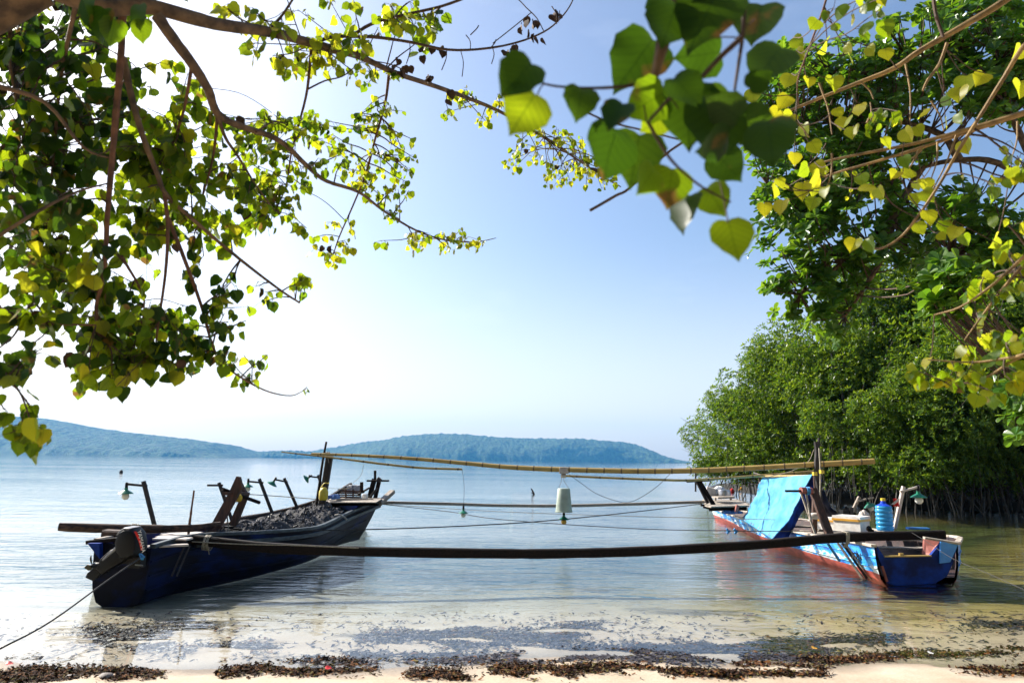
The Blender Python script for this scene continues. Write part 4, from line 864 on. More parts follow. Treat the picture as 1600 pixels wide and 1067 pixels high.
tag(b.build('cloth', M['board_white']), 'crumpled cream rag on top of the larger foam box', 'cloth')
b = MB(); b.cuboid(P(1318, 803, 11.9), .12, .14, .14, .2); b.cuboid(P(1327, 798, 11.9), .08, .1, .12, .5); b.cuboid(P(1330, 806, 12), .12, .1, .12, .1); b.beam(P(1319, 797, 11.9), P(1322, 791, 11.9), .02, .02)
tag(b.build('engine', M['black']), 'small black engine behind the foam boxes', 'engine')
b = MB(); b.lathe(P(1358, 826, 10.95), [(0, -.04), (.035, -.03), (.045, 0), (.03, .035), (0, .05)], 9); b.cuboid(P(1361, 829, 10.95), .07, .05, .04); tag(b.build('cloth', M['wood_dark']), 'dark rag lying on the thick beam before the brownish foam box', 'cloth')
# water bottle
WB = thing('water_bottle', P(1383.5, 829, 10.75), 'large ribbed blue water bottle with a yellow cap beside the foam boxes', 'bottle'); cB = ORG[WB.name]
pf = [(.0, 0), (.105, .0), (.118, .012)]
for k in range(5):
    z = .03+k*.062; pf += [(.121, z), (.124, z+.02), (.121, z+.036), (.112, z+.046), (.112, z+.052)]
pf += [(.122, .345), (.110, .37)]
b = MB(); b.lathe(cB, pf, 32); b.build('bottle_body', M['jug'], WB)
b = MB(); b.lathe(cB, [(.110, .37), (.075, .39), (.045, .405), (.034, .43), (.030, .455)], 24); b.build('bottle_neck', M['jug_dark'], WB)
b = MB(); b.lathe(cB, [(.033, .445), (.034, .485), (.0, .487)], 16); b.build('cap', M['yellow'], WB)
# flag
FL = thing('flag', P(1405, 784, 10.85), 'small red flag with a pale upper corner tied to the white lamp post', 'flag')
b = MB(); b.grid([[P(1406-i*1.5, 779+j*1.5+.6*math.sin(i*.9), 10.83)+Vector((0, .02*math.sin(i*1.3+j*.4), 0)) for i in range(8)] for j in range(9)]); b.build('red_cloth', M['red'], FL)
b = MB(); b.add([P(1404, 778, 10.8), P(1392, 788, 10.8), P(1398, 788, 10.79), P(1406, 781, 10.79)], [(0, 1, 2, 3)]); b.build('pale_corner', M['board_white'], FL)
b = MB(); b.beam(P(1418, 827, 10.65)+Vector((0, 0, .02)), P(1451, 828, 10.65)+Vector((0, 0, .02)), .09, .03); tag(b.build('plank', M['wing_blue']), 'pale blue painted plank lying on the right end of the thick beam', 'plank')

# floating things out on the bay
b = MB(); c = G(189, 738.5); b.lathe(c, [(0, -.1), (.14, -.06), (.17, .05), (.13, .18), (.03, .26), (0, .27)], 12); tag(b.build('buoy', M['black']), 'small black buoy floating far out on the left', 'buoy')
b = MB(); c = G(832, 772); b.tube([c+Vector((.1, 0, -.1)), c+Vector((.05, 0, .08)), c+Vector((-.06, 0, .27))], [.05, .03], 6, jit=.2); b.tube([c+Vector((-.05, 0, .08)), c+Vector((.1, 0, .0))], .03, 5); tag(b.build('stick', M['wood_dark']), 'crooked dark stick poking out of the water beyond the bucket', 'stick')
for k, (x_, y_, l_) in enumerate(((1144, 772, 'red float bobbing by the mangrove roots, nearest the pot'), (1158, 770, 'orange float bobbing among the mangrove roots'))):
    b = MB(); c = G(x_, y_-3); b.lathe(c, [(0, -.1), (.12, -.06), (.15, .04), (.1, .18), (0, .24)], 10); tag(b.build('float', M['red' if k == 0 else 'tape']), l_, 'float')
# ------------------------------------------------------------------ foliage
HEART = [(0, .0), (.10, -.045), (.24, -.045), (.37, .03), (.455, .15), (.49, .29), (.47, .44), (.40, .58), (.29, .71), (.16, .83), (.06, .92), (0, 1.0)]
MIDR = [0, .01, .04, .1, .18, .29, .42, .55, .68, .81, .92, 1.0]
OVAL = [(0, 0), (.10, .06), (.20, .22), (.30, .45), (.35, .65), (.30, .84), (.16, .96), (.06, 1.0), (0, 1.0)]
def leaf_geo(fold=.2, curl=.25, prof=HEART, twist=0, petiole=True):
    """unit leaf: stalk joint at origin, tip along +Y, face +Z; returns verts, faces, uv"""
    vs_ = []; uv = []; n = len(prof)
    def z(x, y): return fold*abs(x)*(1-.5*abs(x))-curl*(y**2)*.6+twist*x*y+.03*math.sin(y*9+x*4)
    for k in range(n): y = MIDR[k] if prof is HEART else prof[k][1]; vs_.append(Vector((0, y, z(0, y)))); uv.append((.5, y))
    for sd in (1, -1):
        for k in range(1, n-1):
            x, y = prof[k]; x *= sd*(1+.05*math.sin(k*3+sd+fold*20)); vs_.append(Vector((x, y, z(x, y)))); uv.append((.5+x, y))
    fs = []
    for sd, base in ((1, n), (-1, n+n-2)):
        idx = [0]+[base+k for k in range(n-2)]+[n-1]
        for k in range(n-1):
            q = (k, idx[k], idx[k+1], k+1); q = tuple(dict.fromkeys(q))
            if len(q) >= 3: fs.append(q if sd < 0 else tuple(reversed(q)))
    return vs_, fs, uv
LEAFV = [leaf_geo(.12, .2), leaf_geo(.35, .35), leaf_geo(.6, .15, twist=.3), leaf_geo(.22, .55, twist=-.25), leaf_geo(.05, .1, twist=.15), leaf_geo(.9, .3, twist=.2)]
LMAT = {'g': 'leaf_green', 'y': 'leaf_yellow', 'd': 'leaf_shaded', 'b': 'leaf_brown'}
LMESH = {}
def leaf_mesh(v, c):
    if (v, c) not in LMESH:
        vs_, fs, uv = LEAFV[v]; b = MB(); b.add(vs_, fs); b.uv = uv; LMESH[(v, c)] = b.mesh('leaf', M[LMAT[c]])
        LMESH[(v, c)].polygons.foreach_set('use_smooth', [True]*len(fs))
    return LMESH[(v, c)]
def frame(tip, nrm):
    y = tip.normalized(); z = nrm-y*nrm.dot(y)
    if z.length < 1e-3: z = y.orthogonal()
    z.normalize(); x = y.cross(z); return Matrix((x, y, z)).transposed()
def proj(p):
    d = p-EYE; zz = d.dot(FWD)
    if zz < .1: return None
    return 800+F*d.dot(RT)/zz, 533.5-F*d.dot(UP)/zz, zz
class Tree:
    def __init__(s, name, loc, label, cat, group=None):
        s.root = thing(name, loc, label, cat, group); s.br = []; s.leaves = []; s.tw = MB(); s.nodes = []
    def limb(s, pts, r0, r1, m_='bark', name='branch', n=8, jit=.06, k=4, use=True):
        q = smooth(pts, k); b = MB(); b.tube(q, [lerp(r0, r1, (i/(len(q)-1))**.85) for i in range(len(q))], n, jit=jit); b.build(name, M[m_], s.root)
        if use: s.nodes += [(p, lerp(r0, r1, i/(len(q)-1))) for i, p in enumerate(q)]
        return q
    def nearest(s, c, maxd=None):
        return min(s.nodes, key=lambda n_: (n_[0]-c).length+R.random()*.15)
    def leaf(s, pos, tip, nrm, size, c):
        s.leaves.append((pos, tip, nrm, size, c, R.randrange(len(LEAFV))))
    def twigs(s, c, n, size, cls, spread, reach=None, down=.7, r=.006, face=.35, start=None):
        """one twig from the nearest limb to c with n leaves round its outer half"""
        a, ra = s.nearest(c) if start is None else (start, .01)
        d = c-a; L_ = d.length
        mid = a.lerp(c, .5)+Vector((R.uniform(-1, 1), R.uniform(-1, 1), R.uniform(-.2, 1)))*L_*.10
        q = smooth([a, a.lerp(mid, .5)+Vector((0, 0, L_*.03)), mid, c.lerp(mid, .4), c], 3)
        K = len(q); s.tw.tube(q, [lerp(min(ra*.7, r), r*.35, i/(K-1)) for i in range(K)], 4, cap=False)
        for i in range(n):
            t = 1-(R.random()**1.5)*min(1, spread/max(L_, .01)); f = max(0, t)*(K-1); k = min(int(f), K-2); p_ = q[k].lerp(q[k+1], f-k)
            pd = Vector((R.gauss(0, 1), R.gauss(0, 1), R.gauss(-.1, .6))).normalized()+(d.normalized()*.5); pl = size*R.uniform(.35, .9)
            jn = p_+pd.normalized()*pl+Vector((0, 0, -pl*.3)); s.tw.tube([p_, p_.lerp(jn, .5)+Vector((0, 0, pl*.1)), jn], size*.012+.0006, 3, cap=False)
            tip = pd.normalized()*(1-down)+Vector((R.gauss(0, .35), R.gauss(0, .35), -1))*down
            view = (jn-EYE).normalized(); nrm = Vector((R.gauss(0, 1), R.gauss(0, 1), R.gauss(.4, .5))).normalized()*(1-face)+view*face*R.choice((1, -1))
            x_ = R.random(); cum = 0; cc = 'g'
            for kk, pr_ in cls:
                cum += pr_
                if x_ < cum: cc = kk; break
            s.leaf(jn, tip, nrm, size*R.uniform(.55, 1.25), cc)
    def finish(s, cap=300, twmat='twig'):
        if s.tw.v: s.tw.build('twigs', M[twmat], s.root, kind='stuff')
        sc_ = []
        for l in s.leaves:
            p_ = proj(l[0]+l[1].normalized()*l[3]*.5)
            vis = p_ and -30 < p_[0] < 1630 and -30 < p_[1] < 1097
            sc_.append((l[3]*F/p_[2] if vis else 0, l))
        sc_.sort(key=lambda q: -q[0]); org = ORG[s.root.name]
        rest = {}
        for i, (z_, (pos, tip, nrm, size, c, v)) in enumerate(sc_):
            fm = frame(tip, nrm)
            if i < cap and z_ > 9:
                o = bpy.data.objects.new('leaf', leaf_mesh(v, c)); C.objects.link(o); o.parent = s.root
                mt = fm.to_4x4(); mt = Matrix.Translation(pos-org) @ mt @ Matrix.Diagonal((size, size, size, 1)); o.matrix_local = mt
            else:
                b = rest.setdefault('f', MB()); vs_, fs, uv = LEAFV[v]; mi = 'gydb'.index(c)
                b.add([pos+fm @ (q*size) for q in vs_], fs, mi); b.uv += uv
        if 'f' in rest: rest['f'].build('foliage', [M[LMAT[k]] for k in 'gydb'], s.root, kind='stuff')

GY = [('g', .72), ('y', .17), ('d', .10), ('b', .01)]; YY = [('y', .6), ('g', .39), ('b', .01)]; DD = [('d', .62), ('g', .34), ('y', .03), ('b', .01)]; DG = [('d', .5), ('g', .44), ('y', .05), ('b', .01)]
def fill(T, cx, cy, rx, ry, n, depth, size, cls, per=7, spread=.35, down=.7, face=.35, sq=False):
    size *= .70; n = int(n*1.25); per = per+1
    for _ in range(max(1, n//per)):
        while True:
            u, v = R.uniform(-1, 1), R.uniform(-1, 1)
            if sq or u*u+v*v < 1: break
        c = P(cx+u*rx, cy+v*ry, R.uniform(*depth)); T.twigs(c, per, size, cls, spread, down=down, face=face)

# --- left tree: broad leaning tree whose limbs reach over the beach
A = Tree('leaning_tree', (-5.6, 2.6, .15), 'big heart-leaved tree leaning in from the left, its boughs hanging over the bay', 'tree')
A.limb([Vector((-5.6, 2.6, .1)), Vector((-5.3, 2.7, 1.2)), Vector((-4.6, 2.8, 2.2)), Vector((-3.6, 2.9, 2.9)), P(60, -25, 3.0)], .19, .10, 'bark', 'trunk', 12, .04)
A.limb([P(20, -45, 3.0), P(100, -8, 3.0), P(170, 12, 3.0), P(230, 10, 3.05), P(300, 28, 3.2), P(350, 40, 3.35), P(420, 50, 3.6), P(480, 66, 3.9), P(520, 78, 4.1), P(560, 88, 4.3), P(620, 115, 4.7), P(700, 142, 5.2), P(780, 174, 5.8), P(850, 215, 6.3), P(900, 248, 6.7), P(940, 275, 7), P(970, 292, 7.2)], .048, .006, 'bark', 'branch', 12, .05)
A.limb(PL([(245, 25, 3.05), (270, 60, 3.1), (300, 100, 3.2), (325, 140, 3.3), (340, 178, 3.4), (375, 197, 3.55), (415, 210, 3.7), (445, 226, 3.8), (480, 260, 4.0), (510, 283, 4.2), (560, 300, 4.5), (600, 330, 4.8), (650, 360, 5.1), (700, 376, 5.4), (745, 378, 5.6), (775, 372, 5.8)], 0), .030, .003, 'bark', n=9)
A.limb(PL([(192, 15, 3.05), (188, 100, 3.1), (180, 190, 3.15), (172, 280, 3.2), (167, 350, 3.25), (162, 430, 3.3), (150, 480, 3.35), (156, 530, 3.4)], 0), .019, .008, 'bark_red', jit=.1)
A.limb(PL([(192, 90, 3.15), (205, 150, 3.2), (222, 210, 3.25), (245, 270, 3.35), (260, 305, 3.4), (300, 342, 3.55), (350, 385, 3.75), (400, 425, 3.9), (440, 455, 4.0), (468, 473, 4.1)], 0), .019, .006, 'bark')
A.limb(PL([(257, 300, 3.4), (262, 360, 3.4), (258, 430, 3.4), (248, 500, 3.45), (242, 550, 3.5)], 0), .012, .004, 'bark_red')
A.limb(PL([(262, 340, 3.42), (290, 410, 3.5), (315, 480, 3.6), (332, 540, 3.7), (350, 570, 3.75), (385, 595, 3.9), (420, 612, 4.0), (455, 618, 4.1), (478, 608, 4.1)], 0), .012, .002, 'bark_red', jit=.1)
A.limb(PL([(486, 78, 3.95), (480, 140, 4.0), (468, 190, 4.05), (455, 240, 4.1), (447, 290, 4.2), (430, 330, 4.2)], 0), .010, .004, 'bark_red')
A.limb(PL([(608, 112, 4.65), (602, 160, 4.7), (588, 210, 4.7), (572, 270, 4.75), (552, 320, 4.8), (530, 370, 4.8), (520, 400, 4.85)], 0), .012, .004, 'bark_red')
A.limb(PL([(340, 180, 3.4), (352, 215, 3.5), (372, 245, 3.6), (400, 290, 3.7), (430, 330, 3.8)], 0), .012, .004, 'bark')
A.limb(PL([(492, 68, 3.95), (520, 58, 4.0), (580, 58, 4.1), (640, 66, 4.2), (700, 78, 4.3), (760, 76, 4.4), (810, 66, 4.5), (850, 50, 4.5), (875, 30, 4.5), (893, 5, 4.5), (900, -20, 4.5)], 0), .013, .004, 'twig', use=False)
A.limb(PL([(545, 60, 4.05), (580, 38, 4.1), (630, 24, 4.1), (690, 10, 4.1), (740, -8, 4.1)], 0), .012, .008, 'twig')
A.limb(PL([(418, 48, 3.6), (440, 25, 3.6), (462, -8, 3.6)], 0), .009, .006, 'twig')
A.limb(PL([(470, 60, 3.9), (440, -25, 3.8)], 0), .004, .003, 'twig')
A.limb(PL([(-10, 478, 3.1), (40, 500, 3.1), (90, 506, 3.2), (150, 508, 3.3)], 0), .012, .004, 'bark_red')
A.limb(PL([(-20, 380, 3.0), (60, 330, 3.0), (120, 300, 3.1), (175, 285, 3.2)], 0), .010, .004, 'bark')
A.limb(PL([(-30, 590, 2.7), (20, 600, 2.7), (42, 640, 2.7), (48, 672, 2.7)], 0), .006, .002, 'twig')
A.limb(PL([(-20, 130, 2.9), (70, 160, 3.0), (130, 230, 3.1), (180, 250, 3.2)], 0), .014, .004, 'bark')
A.limb(PL([(300, 100, 3.2), (285, 180, 3.5), (255, 260, 3.75), (225, 350, 3.9)], 0), .010, .003, 'bark_red')
A.limb(PL([(120, 0, 3.05), (95, 120, 3.4), (85, 230, 3.7), (75, 350, 3.8), (90, 440, 3.8)], 0), .013, .003, 'bark')
A.limb(PL([(340, 178, 3.4), (332, 250, 3.7), (312, 330, 3.9), (318, 400, 3.9)], 0), .009, .003, 'bark_red')
A.limb(PL([(190, 400, 3.3), (225, 470, 3.6), (212, 540, 3.75)], 0), .008, .003, 'bark_red')
A.limb(PL([(20, -20, 3.0), (15, 90, 3.4), (30, 200, 3.7), (20, 300, 3.8)], 0), .012, .003, 'bark')
A.limb(PL([(400, 206, 3.6), (430, 190, 3.9), (460, 200, 4.2)], 0), .007, .003, 'bark_red')
# bare sprigs and dead leaves on the upper twig
for (x0, y0, x1, y1) in ((735, 78, 728, 55), (735, 55, 748, 40), (720, 80, 722, 120), (765, 77, 775, 62), (806, 66, 798, 95), (770, 76, 768, 100), (698, 78, 690, 110), (640, 66, 635, 100), (580, 95, 632, 110), (770, 68, 830, 20), (850, 50, 822, 12), (822, 12, 790, -10), (870, 38, 862, 10)):
    A.tw.tube(smooth(PL([(x0, y0, 4.4), ((x0+x1)/2+3, (y0+y1)/2-2, 4.4), (x1, y1, 4.4)], 0), 3), .004, 4)
for (x, y, n) in ((822, 38, 8), (868, 25, 5), (842, 60, 5), (800, 88, 7), (628, 108, 7), (668, 72, 3), (690, 72, 3), (672, 125, 3), (706, 148, 3), (445, 90, 3)):
    for _ in range(n):
        c = P(x+R.gauss(0, 7), y+R.gauss(0, 6), 4.45); A.leaf(c, Vector((R.gauss(0, .3), R.gauss(0, .3), -1)), Vector((R.gauss(0, 1), R.gauss(0, 1), .2)), .06, 'b')
# leaf masses
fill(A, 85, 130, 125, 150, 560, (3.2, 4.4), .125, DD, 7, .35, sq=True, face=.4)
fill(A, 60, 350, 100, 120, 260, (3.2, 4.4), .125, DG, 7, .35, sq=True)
fill(A, 255, 215, 110, 130, 290, (3.5, 4.5), .11, GY, 7, .3)
fill(A, 170, 380, 140, 90, 230, (3.35, 4.4), .11, GY, 7, .3)
fill(A, 330, 290, 110, 120, 260, (3.4, 4.4), .10, GY, 7, .3)
fill(A, 205, 520, 90, 75, 290, (3.4, 4.1), .10, DG, 7, .25)
fill(A, 110, 460, 110, 60, 100, (3.0, 3.9), .105, GY, 6, .25)
fill(A, 165, 575, 50, 35, 45, (3.2, 3.6), .095, GY, 5, .2)
fill(A, 320, 500, 65, 80, 120, (3.5, 4.1), .09, DG, 5, .2)
fill(A, 450, 240, 90, 75, 300, (3.8, 4.8), .08, GY, 7, .22)
fill(A, 430, 320, 80, 50, 70, (3.9, 4.5), .08, GY, 6, .22)
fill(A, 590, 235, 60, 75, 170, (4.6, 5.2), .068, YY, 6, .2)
fill(A, 585, 150, 50, 50, 60, (4.4, 5.0), .068, GY, 6, .2)
fill(A, 525, 375, 40, 35, 45, (4.6, 5.0), .075, YY, 5, .18)
fill(A, 620, 300, 40, 45, 45, (4.7, 5.1), .07, GY, 5, .18)
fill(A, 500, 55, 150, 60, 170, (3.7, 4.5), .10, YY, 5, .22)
fill(A, 640, 30, 60, 35, 60, (4.0, 4.5), .10, GY, 5, .22)
fill(A, 400, 10, 60, 40, 22, (3.4, 3.8), .095, YY, 4, .2)
fill(A, 680, 370, 100, 20, 70, (5.0, 5.8), .078, YY, 4, .15)
fill(A, 740, 165, 50, 30, 55, (5.2, 5.8), .082, YY, 4, .16)
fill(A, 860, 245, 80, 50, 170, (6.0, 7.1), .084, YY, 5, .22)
fill(A, 910, 275, 65, 28, 70, (6.3, 7.1), .078, YY, 4, .2)
fill(A, 400, 575, 60, 30, 22, (3.7, 4.1), .08, DG, 4, .15)
fill(A, 478, 610, 10, 14, 6, (4.05, 4.15), .06, GY, 3, .1)
fill(A, 490, 440, 35, 25, 16, (4.0, 4.3), .085, GY, 4, .12)
fill(A, 40, 570, 70, 35, 36, (2.7, 3.3), .10, DG, 5, .2)
fill(A, 40, 655, 50, 40, 30, (2.6, 2.9), .085, GY, 4, .14)
fill(A, 400, 460, 40, 14, 10, (3.9, 4.2), .09, GY, 3, .12)
for (x, y, s_, c) in ((163, 28, .115, 'd'), (152, 10, .12, 'd'), (180, 45, .09, 'g'), (222, 45, .085, 'g'), (218, 22, .09, 'd'), (55, 668, .075, 'y')):
    A.leaf(P(x, y-14, 2.1), Vector((R.gauss(0, .15), .1, -1)), Vector((R.gauss(0, .4), -1, .2)), s_, c)
# unseen crown above and left of the picture, added to shade the leaf mass
for _ in range(340):
    c = Vector((R.uniform(-7.5, -2.4), R.uniform(1.6, 7.2), 0)); c.z = R.uniform(4.3, 6.4)-.06*(c.x+4.5)**2
    p_ = proj(c)
    if p_ and p_[0] > -40 and p_[1] > -60: continue
    A.nodes.append((c+Vector((R.uniform(-.5, .5), R.uniform(-.5, .5), -.4)), .01)); A.twigs(c, 9, .13, DG, .5)
for k in range(7):
    a = Vector((-4.6+.3*k, 2.8, 2.4+.1*k)); e = Vector((R.uniform(-7, -3), R.uniform(2, 7), R.uniform(4.5, 5.6))); A.limb([a, a.lerp(e, .5)+Vector((0, 0, .4)), e], .06, .02, 'bark', use=False)
A.finish(300)

# --- near spray of leaves hanging close to the camera, and the thin limbs on the right
B_ = Tree('overhanging_tree', (4.6, 1.4, .3), 'slender heart-leaved tree on the right whose nearest leaves hang large and dark at top centre', 'tree')
B_.limb([Vector((4.6, 1.4, .2)), Vector((4.5, 1.5, 1.6)), Vector((4.2, 1.7, 2.9)), Vector((3.4, 1.8, 3.6)), Vector((2.2, 1.7, 3.5)), Vector((1.0, 1.45, 3.2)), P(1080, -160, 1.35), P(1062, -30, 1.3), P(1040, 50, 1.28), P(1022, 125, 1.28)], .11, .007, 'bark', 'trunk', 10, .05, 6)
YB = 1.28
B_.limb(PL([(1022, 126), (985, 134), (930, 138), (880, 136), (850, 131), (830, 121)], YB), .0045, .0018, 'twig')
B_.limb(PL([(1168, -40), (1163, 20), (1160, 60), (1154, 100), (1148, 140)], YB), .006, .003, 'twig')
B_.limb(PL([(1158, 60), (1125, 90), (1090, 126), (1045, 155)], 1.24), .006, .004, 'twig')
B_.limb(PL([(1012, 190), (1038, 235), (1060, 262), (1098, 293), (1142, 316)], 1.26), .004, .002, 'twig')
B_.limb(PL([(1045, 155), (1015, 188)], 1.25), .004, .003, 'twig')
B_.limb(PL([(922, 329), (962, 306), (985, 293), (1048, 235), (1110, 200)], 2.6), .006, .005, 'twig')
B_.limb(PL([(905, 170), (950, 190), (1010, 205), (1060, 218)], 2.2), .004, .003, 'twig')
for (x0, y0, x1, y1) in ((850, 131, 822, 128), (850, 131, 838, 152), (1163, 60, 1100, 62), (1125, 285, 1138, 348), (1150, 62, 1180, 30), (1148, 140, 1160, 175), (1045, 155, 1060, 170), (1010, 190, 1006, 165), (1063, -20, 1110, 14)):
    B_.tw.tube(smooth(PL([(x0, y0, YB), ((x0+x1)/2, (y0+y1)/2-3, YB), (x1, y1, YB)], 0), 3), .0016, 5)
def px_leaf(T, bx, by, tx, ty, Y, c, wide=1.0, v=0, tiltn=.35):
    """leaf from stalk joint (bx,by) to tip (tx,ty)"""
    a = P(bx, by, Y); e = P(tx, ty, Y-.02); tip = e-a; view = (a-EYE).normalized()
    a = a+tip*.06; tip = tip*.9; nrm = -view+Vector((R.gauss(0, tiltn), R.gauss(0, tiltn), R.gauss(0, tiltn))); T.leaves.append((a, tip, nrm, tip.length*wide, c, v))
for (bx, by, tx, ty, c, v) in ((834, 97, 780, 148, 'd', 1), (838, 143, 797, 212, 'g', 0), (910, 137, 902, 188, 'd', 1), (1024, 58, 963, 133, 'd', 3), (1050, -18, 1035, 45, 'd', 0), (1058, 2, 1034, 74, 'd', 0), (1128, -25, 1078, 66, 'd', 3), (1130, 82, 1051, 90, 'd', 0), (1192, 4, 1172, 70, 'd', 0), (1226, 72, 1172, 125, 'd', 0), (1040, 145, 975, 180, 'g', 1), (975, 160, 948, 200, 'd', 1), (1072, 132, 1078, 232, 'd', 1), (1040, 180, 1000, 206, 'g', 0), (962, 196, 946, 286, 'd', 0), (1000, 206, 985, 292, 'd', 1), (1112, 152, 1126, 258, 'd', 0), (1200, 184, 1208, 264, 'd', 4), (1150, 184, 1222, 214, 'd', 3), (1140, 140, 1110, 192, 'd', 1), (1022, 262, 1000, 304, 'g', 1), (1050, 260, 1044, 328, 'g', 0), (1116, 236, 1160, 285, 'd', 0), (1080, 302, 1056, 358, 'd', 3), (1104, 290, 1133, 340, 'g', 0), (1136, 341, 1157, 409, 'g', 0), (1168, 140, 1210, 108, 'd', 0), (1158, 186, 1100, 150, 'd', 1), (1050, 120, 1100, 165, 'd', 1), (1080, -40, 1120, 10, 'd', 2), (1045, 150, 1075, 200, 'd', 3), (1140, 215, 1085, 240, 'd', 4)):
    px_leaf(B_, bx, by, tx, ty, R.uniform(1.18, 1.38), c, 1.0, v, .22)
B_.limb(PL([(1720, -120, 3.2), (1580, -6, 3.3), (1510, 38, 3.4), (1440, 78, 3.5), (1395, 108, 3.6), (1340, 130, 3.7), (1290, 150, 3.8), (1222, 178, 3.9)], 0), .022, .008, 'bark_tan', n=9)
B_.limb(PL([(1720, 140, 3.2), (1600, 176, 3.3), (1520, 200, 3.4), (1440, 222, 3.5), (1360, 238, 3.6), (1300, 250, 3.7), (1262, 262, 3.8)], 0), .016, .005, 'bark_tan')
B_.limb(PL([(1600, 178, 3.35), (1520, 204, 3.45), (1430, 234, 3.5), (1370, 252, 3.6), (1320, 266, 3.7), (1285, 277, 3.8)], 0), .013, .005, 'bark_tan')
B_.limb(PL([(1700, -20, 3.0), (1610, 60, 3.0), (1570, 120, 3.1), (1545, 160, 3.15), (1520, 200, 3.2), (1495, 240, 3.25), (1470, 285, 3.3), (1440, 330, 3.3), (1410, 368, 3.4), (1378, 388, 3.4), (1352, 385, 3.4)], 0), .013, .005, 'bark_tan')
B_.limb(PL([(1740, 300, 2.9), (1620, 385, 2.9), (1580, 420, 3.0), (1545, 450, 3.0), (1500, 480, 3.1), (1460, 492, 3.2)], 0), .011, .003, 'bark_tan')
B_.limb(PL([(1620, 390, 2.95), (1590, 425, 3.0), (1560, 460, 3.0), (1530, 500, 3.1), (1507, 532, 3.1)], 0), .010, .003, 'bark_tan')
B_.limb(PL([(1740, 500, 2.8), (1620, 548, 2.8), (1570, 560, 2.9), (1520, 566, 3.0), (1450, 562, 3.1)], 0), .010, .003, 'bark_tan')
B_.limb(PL([(1650, 545, 2.85), (1590, 560, 2.9), (1540, 590, 3.0), (1485, 602, 3.0)], 0), .007, .003, 'bark_tan')
B_.limb(PL([(1300, -40, 3.2), (1288, 10, 3.2), (1270, 60, 3.2), (1255, 100, 3.2), (1246, 130, 3.2), (1248, 165, 3.3)], 0), .007, .003, 'bark_red')
B_.limb(PL([(1455, -40, 3.2), (1462, 20, 3.2), (1474, 58, 3.2)], 0), .010, .008, 'twig')
B_.limb(PL([(1480, 68, 3.5), (1468, 100, 3.5), (1450, 125, 3.5), (1442, 142, 3.5)], 0), .010, .006, 'bark_tan')
for (x0, y0, x1, y1) in ((1415, 100, 1422, 190), (1455, 158, 1475, 205), (1355, 192, 1360, 160), (1345, 128, 1365, 155), (1495, 210, 1450, 310), (1465, 222, 1455, 280), (1280, 130, 1300, 210), (1436, 235, 1405, 280), (1440, 235, 1400, 262), (1300, 240, 1290, 300), (1230, 180, 1265, 215), (1590, 190, 1580, 250)):
    B_.limb(PL([(x0, y0), ((x0+x1)/2+4, (y0+y1)/2), (x1, y1)], 3.45), .006, .003, 'bark_tan', n=6)
Z2 = [(345, 238), (360, 308), (487, 265), (625, 275), (748, 285), (640, 330), (838, 305), (405, 460), (545, 470), (95, 535), (268, 565), (570, 628), (685, 612), (380, 725), (330, 880), (372, 950), (437, 990), (842, 790), (958, 755), (1030, 635), (1015, 730), (880, 975), (950, 965), (1060, 1030), (1010, 1030), (290, 450), (220, 640), (650, 740), (1275, 470), (1360, 440), (1170, 690), (1240, 660), (1280, 820), (600, 690), (1180, 560), (1240, 530), (440, 820), (290, 660), (1580, 500), (1560, 300), (940, 900), (700, 1000), (460, 940)]
Z3 = [(370, 65), (425, 137), (445, 15), (250, 20), (160, 170), (250, 155), (805, 80), (1000, 110), (1040, 30), (1070, 95), (1075, 215), (1025, 275), (1160, 265), (1215, 295), (650, 370), (745, 370), (1145, 320), (430, 60), (490, 70), (220, 70), (720, 60), (1430, 350), (980, 1050), (1060, 1020), (1210, 1040), (1290, 990)]
for (x, y) in [(1150+a/3.556, b_/3.556) for a, b_ in Z2]+[(1150+a/3.556, 280+b_/3.556) for a, b_ in Z3]:
    Yv = R.uniform(3.1, 3.8); s_ = R.uniform(17, 27)*(1.15 if x > 1500 else 1); a_ = R.uniform(-.9, .9)
    px_leaf(B_, x-math.sin(a_)*s_*.5, y-math.cos(a_)*s_*.5, x+math.sin(a_)*s_*.5, y+math.cos(a_)*s_*.5, Yv, 'y' if R.random() < .9 else 'g', 1, R.randrange(5), .5)
    q = P(x-math.sin(a_)*s_*.5, y-math.cos(a_)*s_*.5, Yv); n_ = B_.nearest(q)[0]
    if (n_-q).length < .5: B_.tw.tube(smooth([n_, n_.lerp(q, .6)+Vector((0, 0, -.03)), q], 3), .0028, 4)
fill(B_, 1350, 10, 50, 35, 16, (2.6, 3.0), .10, GY, 4, .2)
fill(B_, 1568, 430, 60, 130, 85, (2.9, 3.5), .085, GY, 5, .25)
fill(B_, 1555, 560, 60, 50, 60, (2.8, 3.2), .085, [('y', .35), ('g', .65)], 5, .22)
fill(B_, 1480, 575, 60, 22, 20, (2.9, 3.1), .08, [('y', .7), ('g', .3)], 4, .15)
fill(B_, 1590, 300, 40, 60, 26, (2.8, 3.2), .09, GY, 4, .2)
fill(B_, 1450, 190, 110, 50, 12, (3.3, 3.7), .085, GY, 3, .2)
fill(B_, 1300, 290, 100, 40, 16, (3.7, 4.2), .055, YY, 3, .2)
for _ in range(60):      # crown above the frame
    c = Vector((R.uniform(1.5, 6), R.uniform(.5, 3.5), R.uniform(3.6, 5))); p_ = proj(c)
    if p_ and -40 < p_[0] < 1640 and p_[1] > -60: continue
    B_.nodes.append((c-Vector((0, 0, .3)), .01)); B_.twigs(c, 8, .12, DG, .5)
B_.finish(300)

